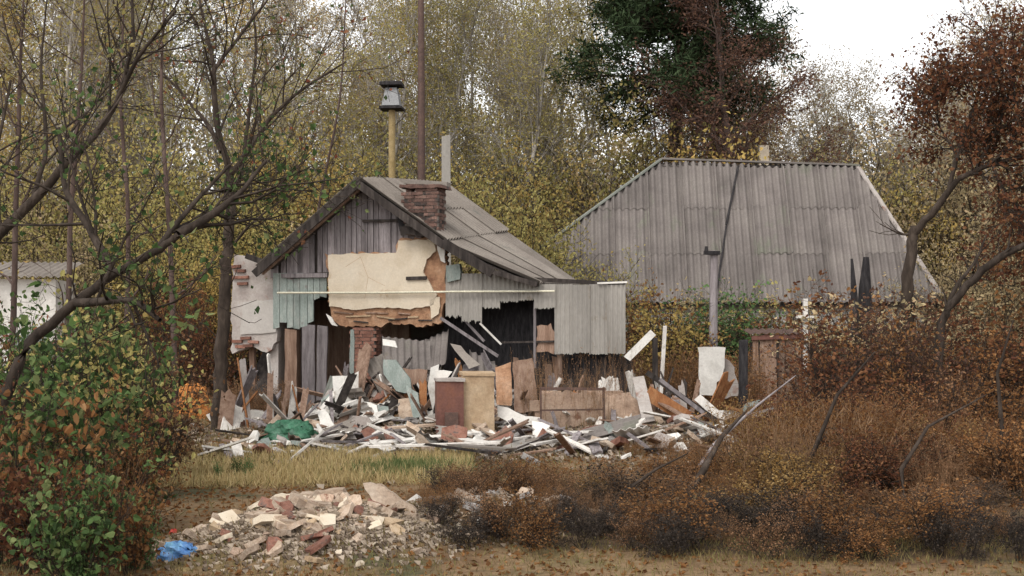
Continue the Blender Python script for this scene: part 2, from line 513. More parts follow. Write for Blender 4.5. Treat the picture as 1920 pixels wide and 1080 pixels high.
M['greyrubble'] = mat('grey_rubble', [(.2, .18, .165), (.33, .3, .28), (.5, .47, .44)], 4, bump=0.7, bscale=30, fine=0.3, vary=0.35, stain=(.12, .09, .075), sscale=5, slo=0.57)
M['steel'] = mat('grey_steel', [(.17, .17, .175), (.25, .25, .25)], 6, rough=0.65, bump=0.1, vary=0.1, metal=0.0, spec=0.4)
M['pipe'] = mat('pale_pipe_paint', [(.5, .47, .36), (.62, .58, .45)], 6, rough=0.6, bump=0.1, vary=0.05)
M['yellow'] = mat('yellow_pipe_paint', [(0.223, 0.158, 0.065), (0.31, 0.231, 0.117)], 6, rough=0.6, bump=0.15, vary=0.05)
M['orange'] = mat('orange_cloth', [(.36, .13, .035), (.5, .21, .06)], 5, bump=0.3, vary=0.05)
M['green'] = mat('green_tarp', [(.015, .05, .028), (.03, .11, .06), (.07, .2, .12)], 5, rough=0.5, bump=0.2, vary=0.05, spec=0.4)
M['blue'] = mat('blue_plastic', [(.05, .13, .32), (.09, .22, .48), (.25, .5, .6)], 4, rough=0.4, bump=0.1, vary=0.05, spec=0.5)
M['tarp'] = mat('dark_blue_tarp', [(.012, .013, .017), (.022, .025, .034), (.04, .045, .06)], 5, rough=0.6, bump=0.3, vary=0.05)
M['red'] = mat('red_plastic', [(.35, .04, .03), (.45, .07, .05)], 5, rough=0.4, bump=0.1, vary=0.05)
M['char_shade'] = mat('charred_wood_and_shade', [(.012, .011, .012), (.03, .027, .028), (.055, .05, .05)], 6, (3, 3, 0.6), bump=0.8, bscale=20, vary=0.1)  # charred wood, and the painted dark inside the torn hole
M['bark'] = mat('dark_bark', [(.018, .013, .01), (.04, .029, .022), (.075, .057, .045)], 8, (1, 1, 0.3), bump=0.9, bscale=24, vary=0.2)
M['barkgrey'] = mat('grey_bark', [(0.162, 0.142, 0.12), (0.29, 0.257, 0.22), (0.452, 0.418, 0.371)], 5, (1, 1, 0.3), bump=0.6, bscale=24, vary=0.3)
M['barkred'] = mat('purple_brown_bark', [(.05, .033, .028), (.09, .06, .05), (.14, .1, .085)], 5, (1, 1, 0.3), bump=0.6, bscale=24, vary=0.25)
M['stem'] = mat('dry_stem', [(0.112, 0.061, 0.03), (0.192, 0.112, 0.06), (0.288, 0.19, 0.114)], 5, bump=0, vary=0.25)
L_ = {}
L_['olive'] = leafmat('olive_yellow_leaf', [(.22, .195, .075), (.36, .315, .11), (.48, .42, .16), (.42, .3, .11)])
L_['gold'] = leafmat('golden_leaf', [(.27, .2, .065), (.43, .32, .1), (.54, .4, .14), (.46, .29, .1)])
L_['khaki'] = leafmat('khaki_leaf', [(.3, .245, .14), (.45, .36, .2), (.54, .43, .25), (.48, .34, .2)])
L_['greyolive'] = leafmat('grey_olive_leaf', [(.26, .23, .13), (.4, .35, .2), (.5, .43, .25), (.42, .31, .19)])
L_['pine'] = leafmat('pine_needle', [(.02, .034, .014), (.036, .058, .024), (.06, .085, .038)], vary=0.15, trans=0.1)
L_['purple'] = leafmat('purple_brown_leaf', [(.065, .036, .028), (.12, .064, .046), (.17, .09, .06), (.21, .12, .08)])
L_['red'] = leafmat('dark_red_leaf', [(.075, .03, .02), (.14, .055, .03), (.2, .085, .04), (.25, .125, .06)])
L_['rust'] = leafmat('rust_brown_leaf', [(.11, .05, .022), (.21, .095, .036), (.31, .15, .055), (.36, .21, .10)])
L_['brown'] = leafmat('dry_brown_leaf', [(0.084, 0.044, 0.024), (0.168, 0.09, 0.047), (0.285, 0.157, 0.085), (0.419, 0.244, 0.135)])
L_['goldbrown'] = leafmat('golden_brown_leaf', [(.15, .085, .03), (.27, .155, .05), (.36, .22, .08), (.42, .29, .13)])
L_['dark'] = leafmat('shade_dark_leaf', [(.014, .012, .011), (.03, .025, .022), (.055, .042, .034), (.1, .075, .055)], trans=.1)  # near-black tone stands in for shade low in the brush
L_['green'] = leafmat('dark_green_leaf', [(.03, .05, .02), (.065, .11, .036), (.115, .185, .06), (.22, .24, .1)])
L_['mixed'] = leafmat('turning_leaf', [(0.051, 0.076, 0.03), (0.101, 0.151, 0.051), (0.203, 0.169, 0.068), (0.27, 0.085, 0.051), (0.338, 0.151, 0.076)])
L_['brightgreen'] = leafmat('fresh_green_leaf', [(0.06, 0.115, 0.04), (0.11, 0.19, 0.065), (0.16, 0.24, 0.1)])
L_['drygrass'] = leafmat('dry_grass', [(.34, .255, .11), (.52, .39, .18), (.62, .48, .26), (.36, .32, .13)], trans=0.2)
L_['grass'] = leafmat('verge_grass', [(0.11, 0.078, 0.035), (0.17, 0.12, 0.054), (0.2, 0.156, 0.066), (0.13, 0.129, 0.044)], trans=0.2)
L_['greengrass'] = leafmat('green_grass', [(0.084, 0.12, 0.042), (0.144, 0.186, 0.066), (0.24, 0.24, 0.102)], trans=0.2)
# ------------------------------------------------------------------ the ground
def build_ground():
    xs = np.unique(np.concatenate([np.linspace(-600, -20, 14), np.arange(-20, 20.01, 0.2), np.linspace(20, 600, 14)]))
    ys = np.unique(np.concatenate([np.linspace(-40, 6, 6), np.arange(6, 34, 0.2), np.linspace(34, 80, 20), np.linspace(80, 1200, 10)]))
    X, Y = np.meshgrid(xs, ys)
    Z = ground_h(X, Y)
    V = np.stack([X.ravel(), Y.ravel(), Z.ravel()], -1)
    nx = len(xs)
    i, j = np.meshgrid(np.arange(len(ys) - 1), np.arange(nx - 1), indexing='ij')
    a = i * nx + j
    Fc = np.stack([a, a + 1, a + nx + 1, a + nx], -1).reshape(-1, 4)
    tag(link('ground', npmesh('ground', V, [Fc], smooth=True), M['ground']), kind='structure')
build_ground()

rng = np.random.RandomState(7)

# ------------------------------------------------------------------ the collapsed house
HO = Vector(((670 - 960) * 27 / F, 27, 0.0))
HY = R(-16)
H = Frame(HO, HY)
house = empty('ruined_house', HO, HY, 'half collapsed house with grey plank gable, broken chimney and torn wavy roof', 'house')
HA = H.at

def hslab(name, pix, off, thick, m, parent=house, amp=0.0, step=14):
    return link(name, slabmesh(name, H, pix, off, thick, rng, step, amp), M[m], parent)

def hbeam(name, a, b, off, w, t, m, parent=house, off2=None, rag=0.0):
    pa = HA(*a, off); pb = HA(*b, off if off2 is None else off2)
    return link(name, beammesh(name, pa, pb, w, t, up=(0, -1, 0), rng=rng, rag=rag), M[m], parent)

def wallbox(name, x0, x1, y0, y1, z0, z1, m, parent=house):
    me = boxmesh(name, x1 - x0, y1 - y0, z1 - z0)
    return link(name, me, M[m], parent, ((x0 + x1) / 2, (y0 + y1) / 2, (z0 + z1) / 2))

R0 = HA(672, 335, -0.42); Rb = HA(834, 346, 3.3)
E0 = HA(486, 498, -0.42); Eb = E0 + (Rb - R0)
M0 = HA(832, 449, -0.40); D0 = HA(1008, 528, -0.28); C0 = HA(1084, 531, 3.3)
Mb = Rb + (C0 - Rb) * 0.47

# inner walls and floor: what one looks at through the holes
xl, xr = HA(500, 600, 0).x, HA(1165, 600, 0).x
wallbox('back_wall', xl, HA(1140, 600, 4.2).x, 4.2, 4.4, -0.2, 2.7, 'stucco')
wallbox('shade_wall', HA(832, 600, 0.9).x, HA(1160, 600, 0.9).x, 0.9, 1.0, -0.2, 2.75, 'char_shade')  # near-black wall added behind the torn hole to paint its inner shade
wallbox('shade_ceiling', HA(842, 600, 0.1).x, HA(1160, 600, 0.1).x, 0.06, 0.9, 2.70, 2.76, 'char_shade')  # same black overhead, the hole's shade put into its colour
wallbox('inner_wall', HA(838, 600, 1.2).x, HA(838, 600, 1.2).x + 0.15, 1.0, 4.2, -0.2, 2.6, 'tan')
wallbox('side_wall', xl, xl + 0.2, 0.15, 4.2, -0.2, 2.9, 'stucco')
wallbox('ceiling', xl + 0.2, HA(835, 600, 0).x, 0.25, 4.2, 2.72, 2.8, 'darkboard')
wallbox('partition', HA(720, 600, 2.0).x - 1.8, HA(720, 600, 2.0).x + 0.6, 2.0, 2.12, -0.2, 2.7, 'brownboard')

# gable of upright planks
gable = link('gable_wall', slabmesh('gable_wall', H, [(508, 512), (676, 352), (838, 452), (838, 512)], 0.06, 0.05), M['darkboard'], house)
x = HA(508, 500, 0).x; xe = HA(790, 500, 0).x
ax = R0.x; 
def rake_z(xx):
    if xx <= ax: return R0.z + (xx - ax) * (R0.z - E0.z) / (ax - E0.x)
    return R0.z + (xx - ax) * (M0.z - R0.z) / (M0.x - ax)
while x < xe:
    w = rng.uniform(0.11, 0.16)
    cx = x + w / 2
    zt = rake_z(cx) - 0.09 - rng.uniform(0, 0.05)
    zb = HA(600, 516, 0).z - rng.uniform(0, 0.12)
    if zt - zb > 0.05:
        s0 = (rake_z(cx - w / 2 + .005) - rake_z(cx)); s1 = (rake_z(cx + w / 2 - .005) - rake_z(cx))
        y0 = -rng.uniform(0.0, 0.03)
        hw = w / 2 - 0.006
        V = []
        for yy in (y0, y0 + 0.028):
            V += [(-hw, yy, zb), (hw, yy, zb + rng.uniform(-.04, .04)), (hw, yy, zt + s1), (-hw, yy, zt + s0)]
        Fc = [[0, 1, 2, 3], [7, 6, 5, 4], [1, 5, 6, 2], [0, 3, 7, 4], [3, 2, 6, 7], [0, 4, 5, 1]]
        link('board', npmesh('board', V, [Fc]), M['board'], gable, (cx, 0, 0), (0, R(rng.uniform(-1.0, 1.0)) if zt - zb < 1 else 0, 0))
    x += w
hbeam('crosspiece', (680, 414), (748, 413), -0.05, 0.05, 0.05, 'darkboard', gable)
hbeam('crosspiece', (545, 518), (746, 508), -0.035, 0.10, 0.05, 'darkboard', gable)

# roofs of wavy slate sheets
def patch(A, B, C, D):
    return lambda u, v: (A * (1 - u) + B * u) * (1 - v) + (D * (1 - u) + C * u) * v
def roof_of(name, S, n_u, n_v, waves, matname, nrm, parent=house, skip=()):
    base = [S(0, 0), S(1, 0), S(1, 1), S(0, 1)]
    under = npmesh(name, [tuple(p - nrm * 0.07) for p in base] + [tuple(p - nrm * 0.11) for p in base],
                   [[[0, 1, 2, 3], [7, 6, 5, 4], [0, 4, 5, 1], [1, 5, 6, 2], [2, 6, 7, 3], [3, 7, 4, 0]]])
    rf = link(name, under, M['darkboard'], parent)
    for i in range(n_u):
        for j in range(n_v):
            if (i, j) in skip: continue
            lift = 0.012 * ((i + 2 * j) % 3) + 0.022 * (n_v - 1 - j)
            S2 = lambda u, v, l=lift: S(u, v) + nrm * l
            g = 0.004
            me = corrugated('roof_sheet', S2, i / n_u - 0.004, (i + 1) / n_u + 0.004, j / n_v - 0.0, min(1.02, (j + 1) / n_v + 0.05), waves, 0.036, nrm, 3, 0.006, rng)
            link('roof_sheet', me, M[matname], rf)
    return rf
def nrm_of(A, B, C):
    n = (B - A).cross(C - A).normalized()
    return n if n.z > 0 else -n
roof_of('roof_left', patch(R0, Rb, Eb, E0), 4, 2, 6, 'slate', nrm_of(R0, Rb, E0))
up = roof_of('roof_right', patch(R0 + Vector((0, 0, .01)), Rb + Vector((0, 0, .01)), Mb, M0), 4, 2, 6, 'slate', nrm_of(R0, Rb, M0))
lo_ = roof_of('roof_lean_to', patch(M0 - Vector((0.06, 0, 0.02)), Mb - Vector((0.06, 0, 0.02)), C0, D0), 4, 1, 6, 'slate', nrm_of(M0, Mb, D0))
for o in (up, lo_): o.name = 'roof_slope'
# barge boards and eaves board
def rail(name, a, b, w, t, m, parent=house, up_=(0, -1, 0)):
    return link(name, beammesh(name, a, b, w, t, up=up_, rng=rng, rag=0.02), M[m], parent)
dz = Vector((0, -0.03, -0.10))
rail('barge_board', R0 + dz, E0 + dz + Vector((-0.1, 0, -0.08)), 0.17, 0.035, 'darkboard')
rail('barge_board', R0 + dz * 1.1, M0 + dz * 1.1, 0.16, 0.035, 'darkboard')
rail('barge_board', M0 + dz + Vector((0, 0, 0.03)), HA(925, 500, -0.36) + dz * 1.3, 0.20, 0.035, 'darkboard')
rail('barge_board', HA(925, 500, -0.36) + dz * 1.05, D0 + dz * .6, 0.10, 0.035, 'darkboard')
for k in range(5):
    t = k / 4
    a = R0 + (Rb - R0) * t + Vector((0, 0.1, -0.16)); b = M0 + (Mb - M0) * t + Vector((0, 0.1, -0.16))
    rail('rafter', a, b, 0.07, 0.10, 'brownboard', up_=(0, 0, 1))
    a2 = E0 + (Eb - E0) * t + Vector((0, 0.1, -0.16))
    rail('rafter', R0 + (Rb - R0) * t + Vector((0, 0.1, -0.16)), a2, 0.07, 0.10, 'brownboard', up_=(0, 0, 1))
hbeam('beam_end', (462, 480), (508, 497), -0.30, 0.11, 0.10, 'darkboard')
hslab('ridge_cap', [(684, 333), (700, 331), (838, 341), (838, 350), (700, 340)], 1.1, 0.25, 'slate')

# chimney of loose bricks
ch0 = HA(757, 440, -0.30); ch1 = HA(822, 440, -0.30)
chz1 = HA(790, 348, -0.30).z
cw, cd = ch1.x - ch0.x, 0.52
chim = link('chimney', boxmesh('chimney', cw - 0.035, cd - 0.035, chz1 - ch0.z - 0.12, base=True), M['mortar'], house, ((ch0.x + ch1.x) / 2, -0.30 + cd / 2, ch0.z))
bmesh_ = [boxmesh('brick', 0.235, 0.112, 0.062, rng, 0.005) for _ in range(6)]
def brick_ring(parent, x0, x1, y0, y1, z0, z1, keep=lambda x, y, z: True, m='brick', ox=0, oy=0, oz=0):
    z = z0; k = 0
    while z < z1:
        for (ys_, d_) in ((y0 + .056, 1), (y1 - .056, 1)):
            x = x0 + (0.118 if k % 2 == 0 else 0.06)
            while x < x1 - 0.05:
                if keep(x, ys_, z):
                    link('brick', bmesh_[rng.randint(6)], M[m], parent, (x - ox + rng.uniform(-.008, .008), ys_ - oy + rng.uniform(-.014, .008), z - oz), (0, R(rng.uniform(-1, 1)), R(rng.uniform(-2, 2))))
                x += 0.247
        for xs_ in (x0 + .056, x1 - .056):
            y = y0 + (0.118 if k % 2 else 0.236)
            while y < y1 - 0.1:
                if keep(xs_, y, z):
                    link('brick', bmesh_[rng.randint(6)], M[m], parent, (xs_ - ox, y - oy, z - oz), (0, 0, R(90 + rng.uniform(-2, 2))))
                y += 0.247
        z += 0.073; k += 1
cx, cy = chim.location.x, chim.location.y
brick_ring(chim, ch0.x, ch1.x, -0.30, -0.30 + cd, ch0.z + .04, chz1,
           lambda x, y, z: not (z > chz1 - 0.1 and rng.random() < 0.35) and not (x < ch0.x + 0.3 and z < ch0.z + 0.36 and rng.random() < 0.8), m='sootbrick', ox=cx, oy=cy, oz=ch0.z)
hslab('chimney_cap', [(750, 346), (826, 346), (829, 352), (748, 352)], -0.34, 0.6, 'sootbrick', amp=1.5, step=10)
hslab('chimney_foot_board', [(742, 398), (800, 402), (812, 440), (752, 436)], -0.18, 0.04, 'char_shade', amp=3, step=10)  # dark ragged boards across the foot of the chimney
hslab('chimney_foot_board', [(750, 424), (818, 428), (812, 442), (752, 440)], -0.34, 0.05, 'darkboard', amp=2, step=10)

# what is left of the front wall
hslab('clay_wall', [(612, 478), (742, 472), (748, 450), (820, 446), (834, 470), (838, 560), (826, 604), (790, 612), (740, 606), (705, 612), (655, 613), (632, 606), (618, 590)], -0.03, 0.16, 'clay', amp=3.8, step=6)
cream = hslab('plaster_panel', [(615, 477), (743, 474), (747, 452), (812, 448), (818, 470), (800, 486), (792, 510), (804, 530), (818, 552), (812, 572), (770, 579), (720, 577), (660, 581), (617, 574)], -0.085, 0.052, 'cream', amp=1.3, step=7)
for k in range(9):
    y0 = 585 + k % 3 * 8 + rng.uniform(-2, 2); x0 = 625 + k * 20 + rng.uniform(-5, 5)
    hbeam('lath', (x0, y0), (x0 + rng.uniform(18, 50), y0 + rng.uniform(-4, 6)), -0.05, 0.028, 0.03, ('brownboard', 'tan', 'darkboard')[k % 3])
for (a_, b_) in (((676, 482), (690, 520)), ((690, 520), (684, 560)), ((690, 520), (722, 536)), ((648, 500), (676, 482))):
    hbeam('crack', a_, b_, -0.0855, 0.005, 0.004, 'clay')
hslab('white_trim', [(816, 446), (824, 446), (834, 470), (834, 494), (826, 490)], -0.10, 0.05, 'white', amp=1, step=10)
hslab('window_box', [(836, 497), (862, 495), (863, 524), (838, 529)], -0.12, 0.14, 'teal', amp=1.0, step=12)
hbeam('lintel', (762, 522), (800, 521), -0.10, 0.07, 0.06, 'darkboard')
hslab('plaster_flake', [(806, 560), (826, 556), (822, 590), (810, 598)], -0.085, 0.03, 'cream', amp=2, step=8)
hslab('plaster_flake', [(612, 588), (622, 596), (632, 612), (622, 610)], -0.085, 0.03, 'white', amp=1, step=8)
x = 512
while x < 610:
    w = rng.uniform(11, 15)
    bot = 612 + rng.uniform(-12, 6) if x < 588 else 556 + rng.uniform(-4, 4)
    hslab('wall_board', [(x, 512), (x + w - 1, 512), (x + w - 1, bot), (x, bot + rng.uniform(-5, 5))], -rng.uniform(0, .03), 0.03, 'teal')
    x += w
hbeam('wall_beam', (528, 517), (614, 516), -0.06, 0.09, 0.05, 'board')
lw = hslab('plaster_wall', [(438, 476), (470, 487), (520, 502), (521, 640), (500, 662), (470, 650), (434, 664), (434, 560)], 0.02, 0.2, 'stucco', amp=2.5, step=10)
hslab('plaster_patch', [(456, 566), (517, 561), (518, 622), (450, 628)], -0.012, 0.03, 'stuccolight', lw, amp=1.2, step=12)
for (px, py) in ((443, 500), (452, 508), (458, 520), (446, 520), (456, 532), (446, 640), (462, 634), (476, 641), (466, 648), (452, 650)):
    p = HA(px, py, 0.01)
    link('brick', bmesh_[rng.randint(6)], M['brick'], lw, p, (0, R(rng.uniform(-3, 3)), R(rng.uniform(-4, 4))))
# posts and pillars below
def post(name, x0, x1, y0, y1, off, m, t=0.12, lean=0):
    return hslab(name, [(x0 + lean, y0), (x1 + lean, y0 + 2), (x1, y1), (x0, y1)], off, t, m, amp=0.8, step=30)
post('post', 534, 556, 616, 770, 0.02, 'brownboard', 0.2)
post('wall_board', 566, 590, 608, 772, -0.02, 'board', 0.04)
post('wall_board', 592, 611, 610, 766, -0.03, 'board', 0.04, 3)
post('post', 470, 480, 640, 760, 0.25, 'brownboard', 0.1, -4)
post('post', 505, 520, 640, 765, 0.35, 'darkboard', 0.1, 3)
pil = link('brick_pillar', slabmesh('brick_pillar', H, [(662, 616), (702, 616), (702, 775), (662, 775)], 0.0, 0.38), M['mortar'], house)
pa, pb = HA(660, 775, -0.02), HA(706, 616, -0.02)
brick_ring(pil, pa.x, pb.x, -0.02, 0.40, pa.z + 0.03, pb.z, m='brick')
hslab('green_strip', [(656, 618), (664, 618), (663, 752), (655, 752)], -0.04, 0.05, 'teal', amp=1, step=20)

# the lean-to's cladding, torn open in the middle
lean = empty('cladding', (0, 0, 0)); lean.parent = house
cols_ = [(836, 868, 512, 594), (866, 904, 513, 604), (902, 938, 514, 578), (936, 972, 518, 566), (970, 1004, 526, 563), (1002, 1042, 533, 578),
         (1040, 1074, 533, 664), (1072, 1107, 534, 662), (1105, 1140, 533, 664), (1138, 1173, 534, 663)]
for i, (a, b, t, bt) in enumerate(cols_):
    off = -0.05 - 0.014 * (i % 2)
    pa, pb = HA(a, t, off), HA(b, t, off); zb = HA((a + b) / 2, bt, off).z
    S = lambda u, v, pa=pa, pb=pb, zb=zb: Vector((pa.x + (pb.x - pa.x) * u, pa.y, zb + (pa.z - zb) * v))
    me = corrugated('cladding_sheet', S, 0, 1, 0.0, 1.0, 4, 0.016, Vector((0, -1, 0)), 4, 0.05 if i < 6 else 0.012, rng, 0.006)
    link('cladding_sheet', me, M['sheet'], lean)
hbeam('top_rail', (842, 515), (1172, 533), 0.02, 0.08, 0.08, 'darkboard')
hbeam('white_strip', (1120, 531), (1176, 529), -0.09, 0.035, 0.03, 'white')
hbeam('batten', (826, 596), (934, 668), -0.03, 0.06, 0.04, 'board')
hbeam('batten', (862, 590), (908, 640), 0.06, 0.05, 0.04, 'board')
hbeam('batten', (900, 606), (940, 646), -0.06, 0.035, 0.03, 'paleboard')
hbeam('batten', (940, 642), (1046, 640), 0.03, 0.04, 0.04, 'darkboard')
hbeam('post', (1003, 566), (1003, 690), 0.04, 0.05, 0.06, 'board')
hbeam('post', (1048, 600), (1052, 760), 0.08, 0.09, 0.1, 'brownboard')
hslab('torn_panel', [(1006, 612), (1034, 606), (1046, 640), (1040, 662), (1008, 660)], 0.05, 0.03, 'brownboard', amp=3, step=8)
hslab('lower_wall', [(880, 690), (1000, 676), (1180, 668), (1180, 800), (880, 800)], 0.32, 0.2, 'char_shade', amp=3, step=12)
for k in range(17):
    x0 = 905 + k * 15.5 + rng.uniform(-3, 3); yt_ = rng.uniform(664, 735) if rng.random() < .7 else 750
    post('lower_board', x0, x0 + rng.uniform(9, 14), yt_, 800, 0.24 + rng.uniform(0, .05), ('brownboard', 'darkboard', 'board')[rng.randint(3)], 0.03, rng.uniform(-14, 14))
# pale gas pipe along the front
gp = [HA(520, 549, -0.16), HA(700, 549, -0.16), HA(850, 547, -0.16), HA(1040, 546, -0.16)]
link('wall_pipe', tubes('wall_pipe', [(np.array([tuple(p) for p in gp]), np.full(4, 0.022), 8)]), M['pipe'], house)

# ------------------------------------------------------------------ the house behind with the big hipped slate roof
h2o = P(1280, 620, 40); h2o.z = 0
h2 = empty('slate_roofed_house', h2o, 0, 'long low house under a huge grey hipped roof of wavy slate', 'house')
def q(px, py, d): return P(px, py, d) - h2o
N_, F_, Rr, Rl, L2, BL = q(1768, 564, 38.2), q(1745, 570, 44.5), q(1607, 315, 40.9), q(1240, 303, 41.3), q(884, 564, 38.9), q(1010, 569, 44.5)
N_.z = F_.z = L2.z = BL.z = (N_.z + L2.z + F_.z) / 3
def facet(name, A, B, TB, TA, matname, ncol, gap=None):
    """eave A->B, upper edge TA..TB (may be one point): sheets in columns along the eave, clipped at the hips"""
    e = (B - A); Lw = e.length; e = e / Lw
    mid = (TA + TB) / 2 - A
    s = mid - e * mid.dot(e); hgt = s.length; s = s / hgt
    n = e.cross(s).normalized()
    if n.z < 0: n = -n
    ua, ub = (TA - A).dot(e), (TB - A).dot(e)
    ha, hb = (TA - A).dot(s), (TB - A).dot(s)
    def clip(u):
        v = 1e9
        if ua > 0: v = min(v, ha * max(u, 0) / ua)
        if ub < Lw: v = min(v, hb * max(Lw - u, 0) / (Lw - ub))
        if ub - ua > 0.01 and ua <= u <= ub: v = min(v, ha + (hb - ha) * (u - ua) / (ub - ua))
        return min(v, max(ha, hb))
    def floor_(u):
        return hb * (u - Lw) / (ub - Lw) if ub > Lw and u > Lw else -1
    V = [A, B] + ([TB, TA] if (TB - TA).length > 0.01 else [TB])
    k = len(V)
    deck = npmesh(name, [tuple(p - n * 0.06) for p in V] + [tuple(p - n * 0.10) for p in V],
                  [[list(range(k))], [[i + k for i in range(k)][::-1]], [[i, (i + 1) % k, (i + 1) % k + k, i + k] for i in range(k)]])
    rf = link(name, deck, M['darkboard'], h2)
    cwid = max(Lw, ub) / ncol
    rows = [0, hgt * 0.345, hgt * 0.68, hgt + 0.1]
    for i in range(ncol):
        for j in range(3):
            lift = 0.03 + 0.007 * ((i * 2 + j) % 3) + 0.008 * j + rng.uniform(0, .008); slip = (rng.uniform(0, .03) + (.10 if rng.random() < .08 else 0)) if j else 0
            tilt = rng.uniform(-.006, .006)
            u0, u1 = i * cwid - 0.04, (i + 1) * cwid + 0.04
            if gap and j >= 0:
                pass
            S = lambda u, v, l=lift, tl=tilt, i=i, sl=slip: A + e * u + s * (v - sl) + n * (l + tl * (u - i * cwid) / cwid * 3)
            me = corrugated('roof_sheet', S, u0, u1, rows[j] - 0.10, rows[j + 1], max(3, round(cwid / 0.21)), 0.06, n, 3, 0.012, rng, 0.008, clip, 6, floor_)
            if me: link('roof_sheet', me, M[matname], rf)
    return rf, e, s, n
rf, e2, s2, n2 = facet('roof_front', L2, N_, Rr, Rl, 'slate_dark', 13)
rf2, *_ = facet('roof_end', N_, F_, Rr, Rr, 'slate_green', 6)
rf3, *_ = facet('roof_end', BL, L2, Rl, Rl, 'slate_dark', 6)
rf4, *_ = facet('roof_back', F_, BL, Rl, Rr, 'slate_dark', 9)
for o in (rf, rf2, rf3, rf4): o.name = 'roof_slope'
def h2beam(name, a, b, w, t, m): return link(name, beammesh(name, a, b, w, t, rng=rng, rag=0.02), M[m], h2)
u = Vector((0, 0, 0.09))
h2beam('ridge_cap', Rl + u, Rr + u, 0.22, 0.06, 'slate_dark')
h2beam('hip_cap', Rr + u, N_ + u, 0.18, 0.05, 'stucco')
h2beam('hip_cap', Rl + u, L2 + u, 0.2, 0.05, 'slate_green')
h2beam('hip_cap', Rr + u, F_ + u, 0.16, 0.05, 'slate_green')
h2beam('hip_cap', Rl + u, BL + u, 0.2, 0.05, 'slate_dark')
# dark lath over the crack that runs down the front slope
g0, g1 = q(1384, 310, 40.75), q(1347, 505, 38.85)
for pnt in (g0, g1):
    pass
def on_front(px, py, lift):
    c = -h2o + Vector((0, 0, EYE)); d = Vector(((px - 960) / F, 1, (HOR - py) / F))
    t = (L2 + n2 * lift - c).dot(n2) / d.dot(n2)
    return c + d * t
h2beam('crack_lath', on_front(1384, 312, 0.11), on_front(1362, 420, 0.12), 0.06, 0.04, 'char_shade')
h2beam('crack_lath', on_front(1362, 422, 0.12), on_front(1342, 556, 0.12), 0.05, 0.04, 'char_shade')
h2beam('eaves_board', L2 + Vector((0, 0.05, -0.12)), N_ + Vector((0, 0.05, -0.12)), 0.03, 0.14, 'darkboard')
# walls, windows and door under the eaves
def wall_between(A, B, inset, z1):
    a, b = Vector((A.x, A.y, 0)), Vector((B.x, B.y, 0))
    d = (b - a).normalized(); n = Vector((-d.y, d.x, 0))
    a2, b2 = a + d * inset + n * inset, b - d * inset + n * inset
    V = [a2, b2, b2 + n * .3, a2 + n * .3]
    me = npmesh('wall', [(p.x, p.y, -0.2) for p in V] + [(p.x, p.y, z1) for p in V], [[[0, 1, 5, 4], [1, 2, 6, 5], [2, 3, 7, 6], [3, 0, 4, 7], [4, 5, 6, 7], [3, 2, 1, 0]]])
    link('wall', me, M['white'], h2)
    return a2, d, n
zt = N_.z - 0.1
a2, d2, n_2 = wall_between(L2, N_, 0.45, zt)
wall_between(N_, F_, 0.45, zt); wall_between(F_, BL, 0.45, zt); wall_between(BL, L2, 0.45, zt)
for k in (2.2, 4.8, 7.4):
    c = a2 + d2 * k - n_2 * 0.02
    rz = math.atan2(d2.y, d2.x)
    f_ = link('window', boxmesh('window', 1.0, 0.08, 1.2), M['teal'], h2, (c.x, c.y, 1.55), (0, 0, rz))
    for sx in (-0.24, 0.24):
        link('pane', boxmesh('pane', 0.42, 0.02, 1.05), M['char_shade'], f_, (sx, -0.045, 0))

# ------------------------------------------------------------------ small structures behind and beside
def solo(name, me, m, label, cat, group=None, kind=None):
    """one mesh as a thing: its origin goes to the middle of its base"""
    co = np.zeros(len(me.vertices) * 3, dtype=np.float32); me.vertices.foreach_get('co', co); co = co.reshape(-1, 3)
    c = np.array([(co[:, 0].min() + co[:, 0].max()) / 2, (co[:, 1].min() + co[:, 1].max()) / 2, co[:, 2].min()])
    me.vertices.foreach_set('co', (co - c).astype(np.float32).ravel()); me.update()
    return tag(link(name, me, M[m], None, tuple(c)), label, cat, group, kind)

def tubepix(name, pix, r, m, label, cat, sides=8):
    p = np.array([tuple(P(a, b, d)) for a, b, d in pix])
    rr = np.full(len(p), r) if np.isscalar(r) else np.array(r)
    return solo(name, tubes(name, [(p, rr, sides)]), m, label, cat)

# whitewashed outbuilding glimpsed through the thicket
wb0 = P(40, 620, 31); wb0.z = 0
wb = empty('whitewashed_shed', wb0, R(8), 'whitewashed shed half hidden by the thicket at the picture edge', 'shed')
link('wall', boxmesh('wall', 3.0, 2.4, 3.35, base=True), M['white'], wb, (-0.7, 1.2, -0.1))
link('door', boxmesh('door', 0.8, 0.06, 1.9, base=True), M['teal'], wb, (0.2, -0.02, 0))
wf = link('window', boxmesh('window', 0.6, 0.06, 0.6), M['teal'], wb, (-0.9, -0.02, 2.3))
link('pane', boxmesh('pane', 0.48, 0.03, 0.48), M['char_shade'], wf, (0, -0.03, 0))
Sx = lambda u, v: Vector((-2.4 + 3.4 * u, -0.3 + 3.0 * v, 3.3 + 0.5 * v))
rfw = link('roof', corrugated('roof', Sx, 0, 1, 0, 1, 20, 0.025, Vector((0, -.16, 1)).normalized(), 2), M['slate'], wb)

# tall rusty mast behind the chimney
tubepix('rusty_mast', [(791, 640, 33), (790, 330, 33), (790, 150, 33), (789, -60, 33)], [.11, .10, .09, .075], 'rust', 'tall thin rust brown mast rising behind the broken chimney', 'mast')
